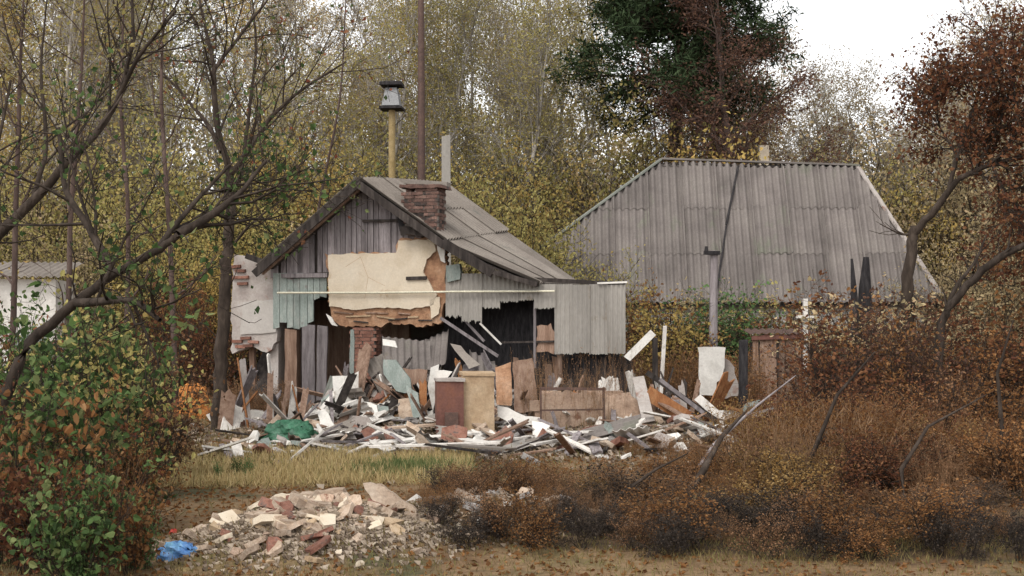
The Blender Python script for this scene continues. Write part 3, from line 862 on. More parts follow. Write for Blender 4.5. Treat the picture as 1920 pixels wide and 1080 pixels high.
# metal flue with a cowl on a yellow pipe
fl0 = P(735, 640, 33.5); fl0.z = 0
fl = empty('flue_pipe', fl0, R(40), 'yellow flue pipe with a grey metal cowl standing behind the ridge', 'flue')
def flp(py): return P(735, py, 33.5).z
link('pipe', tubes('pipe', [(np.array([(0, 0, -.1), (0, 0, 2.0), (0, 0, flp(206))]), np.array([.10, .10, .09]), 10)]), M['yellow'], fl)
link('cowl_base', tubes('cowl_base', [(np.array([(0, 0, flp(207)), (0, 0, flp(206)), (0, 0, flp(202)), (0, 0, flp(201))]), np.array([.05, .42, .42, .05]), 4)]), M['char_shade'], fl)
link('cowl', tubes('cowl', [(np.array([(0, 0, flp(201)), (0, 0, flp(200)), (0, 0, flp(182)), (0, 0, flp(166)), (0, 0, flp(165))]), np.array([.05, .33, .27, .2, .04]), 4)]), M['steel'], fl)
link('cowl_cap', tubes('cowl_cap', [(np.array([(0, 0, flp(163)), (0, 0, flp(162)), (0, 0, flp(156)), (0, 0, flp(152))]), np.array([.05, .40, .40, .05]), 4)]), M['char_shade'], fl)
for o in fl.children:
    if o.name.startswith('cowl'): o.data.polygons.foreach_set('use_smooth', np.zeros(len(o.data.polygons), dtype=bool))
for k in range(4):
    a = k * math.pi / 2 + .4
    link('strut', tubes('strut', [(np.array([(.18 * math.cos(a), .18 * math.sin(a), flp(168)), (.2 * math.cos(a), .2 * math.sin(a), flp(160))]), np.array([.015, .015]), 5)]), M['char_shade'], fl)
solo('pale_post', slabmesh('pale_post', W, [(828, 256), (844, 252), (846, 640), (828, 640)], 36, 0.25), 'sheet', 'pale weathered post showing above the ridge of the ruined house', 'post')
solo('pale_chimney_stub', slabmesh('pale_chimney_stub', W, [(1424, 272), (1442, 272), (1442, 640), (1424, 640)], 46, 0.3), 'cream', 'small pale stub sticking up behind the hipped roof ridge', 'post')

# lamp pole in front of the big roof
pp0 = P(1336, 700, 31.5); pp0.z = 0
pole = empty('wooden_pole', pp0, 0, 'grey wooden pole with a dark bracket in front of the hipped roof', 'pole')
zt_ = P(1336, 470, 31.5).z
link('shaft', tubes('shaft', [(np.array([(0, 0, -.2), (0.02, 0, 2), (0.04, 0, zt_)]), np.array([.12, .11, .095]), 9)]), M['board'], pole)
link('bracket', boxmesh('bracket', 0.40, 0.10, 0.09), M['char_shade'], pole, (-0.03, -0.1, zt_ - 0.06))
link('insulator', tubes('insulator', [(np.array([(-.17, -.1, zt_ - .02), (-.17, -.1, zt_ + .1)]), np.array([.05, .035]), 8)]), M['char_shade'], pole)
# white clothes-line post
wp0 = P(1510, 720, 27); wp0.z = 0
wpst = empty('white_post', wp0, 0, 'thin white post with a short crossbar beside the brown plank shed', 'post')
link('shaft', boxmesh('shaft', 0.09, 0.09, P(1510, 560, 27).z + .1, base=True), M['white'], wpst, (0, 0, -.1))
link('crossbar', boxmesh('crossbar', 0.42, 0.07, 0.06), M['white'], wpst, (0, -0.082, P(1510, 594, 27).z))
# brown plank shed
sh0 = P(1464, 760, 28.5); sh0.z = 0
shed = empty('plank_shed', sh0, R(-4), 'low brown plank shed with a red brown top rail', 'shed')
hw = 0.60; zt_ = P(1464, 630, 28.5).z
link('frame', boxmesh('frame', 1.14, 1.0, zt_ - 0.1, base=True), M['darkboard'], shed, (0, 0.55, -0.05))
for k in range(9):
    link('plank', boxmesh('plank', 0.125, 0.03, zt_ + rng.uniform(-.05, .03), rng, .006, base=True), M['brownboard'], shed, (-hw + 0.065 + k * 0.134, 0.02, -.03), (R(rng.uniform(-1, 1)), R(rng.uniform(-1.5, 1.5)), 0))
link('top_rail', boxmesh('top_rail', 1.3, 0.06, 0.10), M['cabinet'], shed, (0, -0.03, zt_ - 0.02), (0, R(-2), 0))
Sx = lambda u, v: Vector((-0.75 + 1.5 * u, -0.1 + 1.4 * v, zt_ + 0.06 + 0.1 * v))
link('roof', corrugated('roof', Sx, 0, 1, 0, 1, 9, 0.02, Vector((0, 0, 1)), 1), M['rust'], shed)
# dark stumps in front of the hip
for (pts, r, lab) in (([(1603, 640, 30), (1602, 560, 30), (1597, 485, 30)], [.10, .085, .03], 'thinner of two black charred trunks before the hipped roof'),
                      ([(1620, 640, 30.3), (1622, 540, 30.3), (1624, 482, 30.3)], [.19, .15, .07], 'thicker of two black charred trunks before the hipped roof')):
    tubepix('charred_trunk', pts, r, 'char_shade', lab, 'trunk')

# ------------------------------------------------------------------ single pieces of wreckage
def piece(name, pix, d, thick, m, label, cat, amp=1.5, step=12, lean=0.0, yaw=0.0):
    me = slabmesh(name, W, pix, d, thick, rng, step, amp)
    if lean or yaw:      # lay the slab back and turn it
        co = np.zeros(len(me.vertices) * 3, dtype=np.float32); me.vertices.foreach_get('co', co); co = co.reshape(-1, 3)
        co[:, 1] += (co[:, 2] - co[:, 2].min()) * math.tan(R(lean)) + (co[:, 0] - co[:, 0].mean()) * math.tan(R(yaw))
        me.vertices.foreach_set('co', co.ravel()); me.update()
    o = solo(name, me, m, label, cat)
    return o
def stick(name, a, b, da, db, w, t, m, label, cat, group=None):
    me = beammesh(name, P(*a, da), P(*b, db), w, t, up=(0, -1, 0), rng=rng, rag=0.03)
    return solo(name, me, m, label, cat, group)

# cabinet / stove block
cb0 = P(872, 800, 22.9); cb0.z = gz(cb0.x, cb0.y) - 0.05
cb = empty('stove', cb0, R(38), 'square stove with a red brown front block and tan body standing in the rubble', 'stove')
cb0.z = min(cb0.z, P(872, 806, 22.9).z)
zc = P(872, 708, 22.9).z - cb0.z
cb.rotation_euler = (0, 0, R(7))
link('body', boxmesh('body', 0.56, 0.60, zc + 0.02, rng, .012, base=True), M['tan'], cb, (0.25, 0.34, 0))
fr = link('front_block', boxmesh('front_block', 0.48, 0.62, zc - 0.07, rng, .01, base=True), M['cabinet'], cb, (-0.27, 0.22, 0))
link('fire_door', boxmesh('fire_door', 0.24, 0.03, 0.26), M['rust'], fr, (0.02, -0.325, zc * 0.34))
link('ash_door', boxmesh('ash_door', 0.20, 0.03, 0.12), M['rust'], fr, (0.02, -0.325, zc * 0.12))
link('top_slab', boxmesh('top_slab', 0.52, 0.66, 0.05, rng, .01), M['stucco'], fr, (0, 0, zc - 0.042))
link('cornice', boxmesh('cornice', 0.60, 0.64, 0.07, rng, .012), M['tan'], cb, (0.25, 0.34, zc + 0.056))
# low block wall with its frame
bw0 = P(1108, 850, 23.8); bw0.z = gz(bw0.x, bw0.y) - 0.1
bw = empty('block_wall', bw0, R(3), 'low tan block wall with a ragged top under the grey cladding', 'wall')
bl = [boxmesh('block', 0.384, 0.22, 0.1825, rng, 0.0035) for _ in range(6)]
ncr = max(3, int(round((P(1108, 732, 23.8).z - bw0.z) / .183)))
for j in range(ncr):
    for i in range(6):
        xx = -0.95 + i * 0.385 + (0.19 if j % 2 else 0)
        if j == ncr - 1 and i in (1, 4) or xx > 1.05: continue
        link('block', bl[rng.randint(6)], M['block'], bw, (xx, rng.uniform(-.005, .005), 0.09 + j * 0.183), (0, R(rng.uniform(-.4, .4)), R(rng.uniform(-.6, .6))))
link('core', boxmesh('core', 2.1, 0.205, (ncr - 1) * .183, base=True), M['block'], bw, (0, 0.02, 0))
WB = Frame(bw0, R(3))
for pix_ in ([(1012, 738), (1060, 733), (1118, 736), (1122, 790), (1116, 852), (1060, 858), (1016, 852)], [(1126, 742), (1180, 736), (1204, 760), (1196, 812), (1150, 836), (1128, 812)]):
    link('plaster_coat', slabmesh('plaster_coat', WB, pix_, -0.135, 0.03, rng, 8, 3), M['block'], bw)
gf0 = P(1080, 850, 23.3); gf0.z = gz(gf0.x, gf0.y)
gf = empty('bed_frame', gf0, R(3), 'rusty angle iron frame leaning against the tan block wall', 'frame')
def gfb(a, b, w=0.05):
    link('bar', beammesh('bar', P(*a, 23.3) - gf0, P(*b, 23.3) - gf0, w, 0.035, up=(0, -1, 0)), M['rust'], gf)
gfb((1012, 728), (1136, 730)); gfb((1012, 769), (1132, 768), .03); gfb((1132, 726), (1133, 852), .045); gfb((1134, 793), (1206, 791), .03); gfb((1014, 728), (1014, 850), .03); gfb((1076, 800), (1077, 850), .025); gfb((1096, 800), (1097, 846), .025); gfb((1184, 793), (1184, 850), .02)

piece('white_board', [(1309, 650), (1360, 651), (1356, 712), (1346, 716), (1312, 732)], 25.5, 0.04, 'white', 'white rectangular board standing upright beside the dark post', 'board')
piece('white_board', [(1312, 700), (1345, 716), (1340, 742), (1312, 740)], 25.4, 0.05, 'white', 'smaller cracked white board below the upright white rectangle', 'board')
piece('lilac_board', [(1352, 668), (1378, 690), (1386, 740), (1348, 748), (1346, 716), (1358, 706)], 25.7, 0.05, 'stucco', 'pinkish grey slab leaning behind the white rectangle', 'slab', amp=3)
stick('dark_post', (1394, 636), (1393, 800), 25.2, 25.2, 0.16, 0.14, 'char_shade', 'dark mossy post standing beside the white rectangular board', 'post')
stick('pale_post', (1247, 610), (1236, 790), 25.0, 25.0, 0.07, 0.07, 'paleboard', 'thin pale post at the end of the grey cladding', 'post')
stick('slanting_board', (1176, 672), (1224, 624), 25.2, 25.4, 0.15, 0.03, 'white', 'white board slanting up at the corner of the cladding', 'board')
stick('dark_post', (1228, 632), (1229, 780), 25.4, 25.4, 0.10, 0.10, 'darkboard', 'short dark post behind the slanting white board', 'post')
# leaning boards at the right of the block wall
for (a, b, w, m, lab) in (
    ((1215, 700), (1345, 790), .10, 'darkboard', 'dark plank slanting down over the orange boards'),
    ((1238, 712), (1320, 775), .07, 'board', 'thin grey plank just above the dark slanting one'),
    ((1212, 735), (1300, 790), .26, 'rustboard', 'broad orange brown board slanting beside the block wall'),
    ((1218, 770), (1330, 812), .16, 'brownboard', 'brown board below the broad orange one'),
    ((1308, 745), (1370, 800), .15, 'paleboard', 'pale pink board slanting down below the white rectangle'),
    ((1196, 706), (1216, 790), .22, 'stucco', 'upright pinkish slab at the end of the block wall'),
    ((1230, 846), (1300, 862), .08, 'paleboard', 'light grey batten lying low among dark wreckage'),
    ((1240, 812), (1300, 822), .06, 'board', 'grey batten lying above the light one'),
    ((1208, 812), (1226, 858), .14, 'plaster', 'pale pink chunk standing on end by the weeds'),
    ((1350, 850), (1396, 858), .07, 'paleboard', 'short pale batten lying right of the dark wreckage'),
    ((1392, 797), (1412, 795), .12, 'white', 'small white scrap lying on the brown slope')):
    stick('plank', a, b, 23.6 + rng.uniform(-.3, .3), 23.2 + rng.uniform(-.3, .3), w, 0.04, m, lab, 'plank', 'boards heaped beside the block wall')
piece('cream_block', [(1286, 832), (1302, 826), (1318, 836), (1318, 848), (1292, 848)], 23.0, 0.2, 'plaster', 'small cream block on the dark wreckage right of the block wall', 'block', amp=1)
# fallen slates in front of the opening
for k, (pix, d, m, lab) in enumerate((
    ([(842, 646), (862, 650), (900, 684), (880, 690)], 25.9, 'slate', 'narrow grey slate sliver leaning in the dark opening'),
    ([(716, 636), (740, 640), (746, 652), (718, 648)], 25.9, 'white', 'small white shard on top of the fallen slates'),
    ([(716, 674), (740, 676), (768, 712), (774, 738), (744, 734), (718, 700)], 25.6, 'teal', 'pale green white board sliding down beside the brick pillar'),
    ([(756, 720), (782, 738), (790, 782), (776, 786)], 25.2, 'teal', 'thin pale green strip leaning at the dark gap'),
    ([(618, 706), (654, 708), (656, 770), (640, 784), (626, 752)], 25.8, 'white', 'white wall slab leaning left of the brick pillar'),
    ([(626, 762), (664, 752), (706, 760), (712, 796), (664, 792)], 25.4, 'white', 'whitish slab lying at the foot of the brick pillar'),
    ([(586, 774), (600, 770), (644, 822), (640, 830), (604, 822)], 24.6, 'white', 'long white board sloping beside the green heap'),
    ([(640, 780), (690, 782), (722, 818), (712, 836), (672, 826)], 24.4, 'stucco', 'dusty pink slab tilted in front of the white slabs'),
    ([(650, 790), (668, 800), (668, 824), (656, 816)], 24.3, 'brick', 'dark red broken brick piece against the dusty pink slab'),
    ([(742, 752), (768, 748), (776, 812), (748, 816)], 25.0, 'plaster', 'cream slab standing left of the red brown stove'),
    ([(806, 690), (822, 684), (818, 720), (812, 770), (802, 724)], 24.9, 'white', 'white jagged slab leaning on the stove'),
    ([(816, 694), (846, 696), (838, 708), (820, 710)], 24.5, 'white', 'white lump lying on top of the stove'),
    ([(932, 762), (952, 764), (986, 782), (1012, 784), (1010, 796), (960, 798), (934, 782)], 24.3, 'white', 'white curved slab between stove and block wall'),
    ([(880, 784), (905, 786), (940, 820), (930, 830), (896, 812)], 24.2, 'plaster', 'pink tan slab sloping down from the stove'),
    ([(470, 660), (520, 655), (530, 720), (534, 800), (440, 800), (450, 720)], 27.2, 'darkboard', 'brown broken wall lump below the stucco wall'),
    ([(960, 680), (1000, 672), (1010, 770), (966, 776)], 25.4, 'brownboard', 'brown upright panel left of the block wall'),
    ([(928, 690), (958, 680), (960, 760), (930, 760)], 25.7, 'clay', 'orange brown lump between stove and brown panel'),
    ([(740, 690), (800, 694), (796, 740), (770, 742)], 26.0, 'brownboard', 'brown broken panel under the fallen slates'),
    ([(776, 742), (808, 730), (812, 792), (788, 796)], 25.5, 'char_shade', 'black board standing in the gap left of the stove'),
    )):
    piece('slab', pix, d - 1.1 if d < 26.5 else d, 0.06 + 0.05 * (k % 3), m, lab, 'slab', amp=1.6, step=13, lean=rng.uniform(8, 42), yaw=rng.uniform(-32, 32))
# wavy roof sheets slid down in front of the opening
for (px, py, d, w_, l_, rx, ry, rz, m, lab) in (
    (762, 672, 26.0, 1.0, 1.0, 52, 6, 14, 'slate_dark', 'big fallen grey slate sheet in front of the dark opening'),
    (812, 660, 26.3, 0.7, 1.1, 40, -22, -18, 'slate_dark', 'dark slate sheet lying behind the big fallen one'),
    (720, 700, 25.7, 0.6, 0.8, 60, -20, 30, 'slate', 'slate sheet leaning against the brick pillar'),
    (640, 740, 25.5, 0.7, 0.7, 62, 10, -12, 'slate_green', 'slate piece leaning left of the brick pillar'),
    (905, 690, 25.9, 0.6, 0.9, 35, 24, 20, 'slate_dark', 'slate sheet lying under the torn hole')):
    S = lambda u, v, w_=w_, l_=l_: Vector((w_ * (u - .5), l_ * (v - .5), 0))
    o = link('slate_sheet', corrugated('slate_sheet', S, 0, 1, 0, 1, max(3, round(w_ / .14)), .024, Vector((0, 0, 1)), 3, .05, rng, .008), M[m], None, P(px, py, d), (R(rx), R(ry), R(rz)))
    tag(o, lab, 'slate', 'slate sheets slid off the roof')
# planks on the ground before the house
for k, (a, b, w, m, lab, da, db) in enumerate((
    ((684, 850), (886, 826), .34, 'white', 'broad white panel lying flat before the stove', 20.9, 22.4),
    ((690, 862), (940, 858), .14, 'paleboard', 'long pale plank along the grass edge', 20.0, 20.4),
    ((720, 838), (850, 812), .22, 'plaster', 'pinkish board lying behind the broad white panel', 22.6, 23.4),
    ((840, 826), (925, 858), .28, 'white', 'white board crossing the end of the broad white panel', 22.0, 20.6),
    ((850, 862), (960, 886), .22, 'slate', 'light blue grey board sliding off the pile', 20.2, 19.0),
    ((870, 800), (940, 842), .16, 'plaster', 'pink tan plank below the stove', 23.6, 21.8),
    ((910, 850), (1000, 838), .14, 'paleboard', 'pale plank pointing to the block wall', 21.0, 21.8),
    ((570, 850), (640, 836), .12, 'paleboard', 'pale plank lying before the green heap', 21.2, 22.2),
    ((600, 858), (700, 842), .08, 'board', 'thin grey plank lying on the grass edge', 20.6, 21.6),
    ((1020, 846), (1110, 852), .12, 'white', 'white plank at the foot of the block wall', 22.4, 22.0),
    ((1000, 868), (1080, 850), .10, 'paleboard', 'pale lath before the block wall', 20.2, 21.2),
    ((800, 866), (930, 880), .06, 'darkboard', 'dark lath under the pale boards', 19.8, 19.2))):
    pa, pb = P(*a, da), P(*b, db)
    pa.z = gz(pa.x, pa.y) + 0.16 + 0.04 * (k % 3); pb.z = gz(pb.x, pb.y) + 0.14 + 0.04 * ((k + 1) % 3)
    me = beammesh('plank', pa, pb, w, 0.035, up=(0, 0, 1), rng=rng, rag=0.05)
    solo('plank', me, m, lab, 'plank', 'planks lying before the house')
piece('white_sheet', [(386, 778), (420, 766), (470, 770), (500, 776), (496, 792), (440, 796), (392, 788)], 26.0, 0.5, 'white', 'white sheet lying flat at the edge of the thicket', 'sheet', amp=1)

# crumpled soft things
def crumple(name, px, d, w, dep, h, m, label, cat, seed, rough=0.22, n=18):
    r_ = np.random.RandomState(seed)
    c = P(px, HOR, d); z0 = gz(c.x, c.y) - 0.03
    V, Fc = [], []
    nt = 2 * n
    for i in range(n + 1):
        ph = (math.pi / 2) * i / n
        for j in range(nt):
            th = 2 * math.pi * j / nt
            k = 1 + rough * (math.sin(3 * th + seed) * .5 + math.sin(5 * th + 7 * ph + seed * 2) * .5 + r_.uniform(-.5, .5))
            V.append((c.x + w / 2 * math.cos(ph) ** .6 * math.cos(th) * k, c.y + dep / 2 * math.cos(ph) ** .6 * math.sin(th) * k, z0 + h * math.sin(ph) * (1 + rough * r_.uniform(-.6, .6))))
    for i in range(n):
        for j in range(nt):
            a = i * nt + j; b = i * nt + (j + 1) % nt
            Fc.append([a, b, b + nt, a + nt])
    return solo(name, npmesh(name, V, [Fc], smooth=True), m, label, cat)
crumple('orange_cloth', 362, 29.0, 0.85, 0.5, 0.75, 'orange', 'bright orange crumpled cloth at the foot of the dark trunk', 'cloth', 3)
crumple('green_tarpaulin', 546, 22.8, 1.0, 0.7, 0.40, 'green', 'dark green crumpled tarpaulin between white boards', 'tarpaulin', 5)
crumple('blue_bag', 333, 11.1, 0.34, 0.26, 0.14, 'blue', 'blue plastic bag lying on the verge by the thicket', 'bag', 8, 0.3)
crumple('red_packet', 326, 12.2, 0.10, 0.1, 0.09, 'red', 'small red packet in the leaves behind the blue bag', 'packet', 9)
crumple('yellow_packet', 345, 10.62, 0.16, 0.12, 0.05, 'yellow', 'small yellow scrap on the verge before the blue bag', 'packet', 11)
crumple('dark_tarpaulin', 1790, 12.9, 0.62, 0.5, 0.28, 'tarp', 'dark blue crumpled tarpaulin under the weeds', 'tarpaulin', 13)
# pale hose on the verge
hp = []
for k, (px, d) in enumerate(((1400, 12.9), (1480, 12.75), (1560, 12.9), (1630, 12.6), (1690, 12.8), (1740, 12.55), (1790, 12.7), (1826, 12.5), (1842, 12.8), (1838, 13.2))):
    p = P(px, HOR, d); hp.append((p.x, p.y, gz(p.x, p.y) + 0.04 + 0.04 * (k % 2)))
solo('hose', tubes('hose', [(np.array(hp), np.full(len(hp), 0.009), 6)]), 'stucco', 'thin pale hose curling along the verge under the weeds', 'hose')

# ------------------------------------------------------------------ scattered wreckage, each piece its own
def chunkmesh(name, rs, flat=0.6, n=14):
    """an angular broken lump: hull of a few random points"""
    import bmesh
    b = bmesh.new()
    for _ in range(n):
        v = unit(rs.normal(size=3)) * rs.uniform(0.75, 1.0) * np.array([0.5, 0.38, 0.5 * flat])
        b.verts.new(v)
    r_ = bmesh.ops.convex_hull(b, input=b.verts)
    bmesh.ops.delete(b, geom=[g for g in r_['geom_interior'] if isinstance(g, bmesh.types.BMVert)], context='VERTS')
    me = bpy.data.meshes.new(name); b.to_mesh(me); b.free()
    return me
def shardmesh(name, rs, k, th):
    """an angular flat fragment of plaster"""
    a = np.sort(rs.uniform(0, 2 * math.pi, k)) ; a = a * .5 + np.arange(k) * 2 * math.pi / k * .5
    r_ = rs.uniform(.34, .56, k)
    x = np.cos(a) * r_; y = np.sin(a) * r_ * .72
    V = [(x[i], y[i], th / 2 + rs.uniform(-.03, .03)) for i in range(k)] + [(x[i] * rs.uniform(.82, 1.08), y[i] * rs.uniform(.82, 1.08), -th / 2 + rs.uniform(-.04, .04)) for i in range(k)]
    me = bpy.data.meshes.new(name)
    me.from_pydata(V, [], [list(range(k)), [i + k for i in range(k)][::-1]] + [[(i + 1) % k, i, i + k, (i + 1) % k + k] for i in range(k)])
    me.update()
    return me
rs = np.random.RandomState(21)
CH = [shardmesh('plaster_chunk', rs, k_, th_) for k_, th_ in ((5, .14), (6, .18), (7, .12), (5, .22), (6, .26), (8, .15), (4, .2), (7, .2))] + [chunkmesh('plaster_chunk', rs, f, n_) for f, n_ in ((.6, 11), (.5, 13))]
PL = [plankmesh('broken_plank', L, w, .03, rs) for L, w in ((1.3, .12), (.9, .14), (.6, .1), (1.7, .09), (.45, .16), (1.1, .06))]
def slatefrag(L, w):
    S = lambda u, v: Vector((w * (u - .5), L * (v - .5), 0))
    return corrugated('slate_fragment', S, 0, 1, 0, 1, max(2, round(w / .15)), .02, Vector((0, 0, 1)), 2, .08, rs, .008)
SF = [slatefrag(L, w) for L, w in ((.9, .6), (.6, .45), (.5, .7), (1.1, .4))]
# boards and panels left leaning against the open front
r_ = np.random.RandomState(71)
SPOTS = [(440, 'beside the stucco wall'), (490, 'below the stucco wall'), (540, 'below the pale green boards'), (590, 'left of the brick pillar'), (640, 'close left of the brick pillar'), (700, 'at the brick pillar'), (760, 'below the fallen slates'), (815, 'close left of the stove'), (860, 'behind the stove'),
         (930, 'right of the stove'), (985, 'below the torn hole'), (1040, "at the iron frame's left post"), (1090, 'behind the iron frame'), (1150, "behind the block wall's end"), (1205, 'below the cladding corner'), (1265, 'below the thin pale post'), (1300, 'left of the white rectangle')]
CN = {'brownboard': 'brown', 'board': 'grey', 'paleboard': 'pale', 'darkboard': 'dark', 'rustboard': 'orange brown', 'white': 'white', 'stucco': 'pinkish'}
for (sx_, wh) in SPOTS:
    ks = list(CN); r_.shuffle(ks)
    for q_ in range(4):
        mk = ks[q_]
        if mk == 'white' and q_ > 1: mk = 'brownboard' if 'brownboard' not in ks[:q_] else 'darkboard'
        px = sx_ + r_.uniform(-26, 26); d = r_.uniform(24.2, 25.2) if px < 1180 else r_.uniform(23.4, 25)
        lo_p = P(px, HOR, d); lo_p.z = gz(lo_p.x, lo_p.y) - .05
        ln = r_.uniform(.7, 1.5) if px < 1010 else r_.uniform(.6, 1.05)
        an = R(r_.uniform(35, 78)); az = r_.uniform(-1.2, 1.2)
        dv = Vector((math.sin(az) * math.cos(an), math.cos(az) * math.cos(an), math.sin(an)))
        w_ = r_.uniform(.07, .17) if r_.random() < .7 else r_.uniform(.25, .4)
        me = plankmesh('leaning_board', ln, w_, .03, r_)
        o = link('leaning_board', me, M[mk], None, lo_p + dv * ln / 2)
        sd_ = Vector((1, 0, 0)).cross(dv).normalized() if abs(dv.x) < .9 else Vector((0, 0, 1))
        m3 = Matrix((dv, sd_.cross(dv).normalized() if False else dv.cross(sd_).normalized(), sd_)).transposed()
        o.rotation_euler = (m3 @ Matrix.Rotation(r_.uniform(-.7, .7), 3, 'X')).to_euler()
        tag(o, f"{'broad' if w_ > .2 else 'narrow'} {CN[mk]} board leaning {wh}", 'board', 'boards leaning against the open front')
# the pale heap by the verge
def scatter_heap(n, cx, cy, sx, sy, lo_s, hi_s, mats_, label, group, seed, lift=0.0, name='masonry_lump'):
    r_ = np.random.RandomState(seed)
    for k in range(n):
        x_, y_ = cx + r_.normal() * sx, cy + r_.normal() * sy
        s = r_.uniform(lo_s, hi_s) * (1.3 if r_.random() < .15 else 1)
        mk = mats_[r_.randint(len(mats_))]
        o = link(name, CH[r_.randint(len(CH))], M[mk], None,
                 (x_, y_, gz(x_, y_) + s * .12 + lift * r_.random()), (R(r_.uniform(-35, 35)), R(r_.uniform(-35, 35)), r_.uniform(0, 6.3)), (s, s, s))
        tag(o, ('large ' if s > hi_s * .8 else 'small ' if s < (lo_s + hi_s) / 2 * .75 else '') + {'plaster': 'pale pinkish ', 'cream': 'cream ', 'clay': 'orange clay ', 'tan': 'tan ', 'block': 'brownish ', 'white': 'white ', 'greyrubble': 'grey ', 'brick': 'red brick '}[mk] + label[0] + f" on the {'far' if (y_ - cy) > .45 * sy else 'near' if (y_ - cy) < -.45 * sy else 'middle'} {'left' if (x_ - cx) < -.45 * sx else 'right' if (x_ - cx) > .45 * sx else 'central'} part of " + label[1], 'rubble chunk', group)
scatter_heap(250, -1.86, 11.75, .52, .40, .07, .30, ['plaster', 'plaster', 'plaster', 'plaster', 'cream', 'cream', 'tan', 'block', 'brick'], ('plaster chunk', 'the heap by the verge'), 'plaster chunks in the heap by the verge', 31, name='plaster_chunk')
scatter_heap(36, -0.2, 12.8, .5, .35, .08, .26, ['plaster', 'white', 'greyrubble'], ('lump', 'the lumps beside the heap'), 'lumps among the weeds beside the heap', 32)
scatter_heap(90, -1.3, 22.2, 1.7, 1.3, .12, .42, ['greyrubble', 'white', 'plaster', 'brick', 'greyrubble'], ('masonry lump', 'the wreckage before the stove'), 'masonry lumps before the stove', 33)
scatter_heap(60, 3.0, 22.8, 1.4, 1.1, .1, .36, ['greyrubble', 'plaster', 'brick', 'greyrubble', 'white'], ('masonry lump', 'the wreckage beside block wall'), 'masonry lumps by the block wall', 34)
scatter_heap(50, -4.0, 25.2, 1.2, .8, .12, .4, ['greyrubble', 'brick', 'brick', 'plaster'], ('masonry lump', 'the wreckage under the gable'), 'masonry lumps under the gable', 35)
big = piece('plaster_slab', [(676, 912), (706, 914), (752, 944), (776, 962), (772, 986), (738, 984), (722, 1000), (704, 960)], 11.8, 0.07, 'plaster', 'large pale pink plaster slab tilted on the heap by the verge', 'slab', amp=2.5, step=10, lean=38, yaw=20)
piece('plaster_slab', [(470, 948), (520, 930), (560, 936), (556, 964), (500, 972)], 11.9, 0.2, 'cream', 'cream slab lying on top of the pale heap', 'slab', amp=3, step=9)
piece('plaster_slab', [(560, 926), (640, 918), (664, 940), (600, 956), (566, 950)], 12.1, 0.2, 'plaster', 'grey cream slab on the far side of the pale heap', 'slab', amp=3, step=9)
piece('long_splinter', [(338, 1010), (400, 1022), (412, 1030), (380, 1032), (340, 1018)], 11.7, 0.12, 'paleboard', 'pale board splinter lying behind the blue bag', 'board', amp=1)
def scatter_flat(n, meshes, name, mats_, zone, label, cat, group, seed, sc_=1.0, up=25):
    r_ = np.random.RandomState(seed)
    x0, x1, y0, y1 = zone
    for k in range(n):
        x_, y_ = r_.uniform(x0, x1), r_.uniform(y0, y1)
        s = r_.uniform(.7, 1.15) * sc_
        tx, ty = R(r_.uniform(-up, up)), R(r_.uniform(-up, up))
        mk = mats_[r_.randint(len(mats_))]
        mi = r_.randint(len(meshes))
        o = link(name, meshes[mi], M[mk], None,
                 (x_, y_, gz(x_, y_) + .05 + abs(math.sin(ty)) * .3 * s), (tx, ty, r_.uniform(0, 6.3)), (s, s, s))
        tag(o, (PSIZE[mi] if name == 'broken_plank' else '' if name == 'wall_fragment' else SSIZE[mi]) + PCOL[mk] + label + f", {'far' if y_ > y0 + (y1 - y0) * .6 else 'near'} {'left' if x_ < x0 + (x1 - x0) * .36 else 'right' if x_ > x0 + (x1 - x0) * .66 else 'middle'}", cat, group)
PSIZE = ('', 'broad ', 'short ', 'very long ', 'stubby ', 'thin '); SSIZE = ('large ', 'small ', 'wide ', 'long narrow ')
PCOL = {'board': 'grey ', 'brownboard': 'brown ', 'paleboard': 'pale ', 'darkboard': 'dark ', 'rustboard': 'orange brown ', 'slate': 'light grey ', 'slate_dark': 'dark grey ', 'sheet': 'smooth grey ', 'white': 'white ', 'plaster': 'pinkish ', 'teal': 'pale green ', 'stucco': 'pink grey ', 'brick': 'red brown '}
scatter_flat(84, PL, 'broken_plank', ['board', 'brownboard', 'paleboard', 'paleboard', 'darkboard'], (-4.8, 1.2, 19.9, 24.6), 'splintered plank among the wreckage before the house', 'plank', 'splintered planks before the house', 41)
scatter_flat(48, PL, 'broken_plank', ['board', 'brownboard', 'paleboard', 'rustboard', 'darkboard'], (1.2, 5.0, 20.2, 25.0), 'splintered plank among the wreckage by the block wall', 'plank', 'splintered planks by the block wall', 42)
scatter_flat(26, PL, 'broken_plank', ['board', 'brownboard', 'darkboard'], (-5.4, -1.0, 25.0, 28.2), 'fallen plank lying inside the open ground floor', 'plank', 'planks inside the ruin', 43, 1.0, 40)
scatter_flat(90, PL, 'broken_plank', ['board', 'brownboard', 'brownboard', 'paleboard', 'darkboard'], (-4.4, 0.8, 23.4, 26.2), 'splintered plank sticking up between pillar and stove', 'plank', 'planks between pillar and stove', 46, .9, 62)
scatter_flat(16, SF, 'slate_fragment', ['slate', 'slate_dark', 'white'], (-3.6, 0.2, 23.6, 25.8), 'broken wavy slate tilted between pillar and stove', 'slate', 'slates between pillar and stove', 47, .85, 55)
WF = [shardmesh('wall_fragment', rs, k_, th_) for k_, th_ in ((5, .1), (6, .13), (7, .09), (4, .12))]
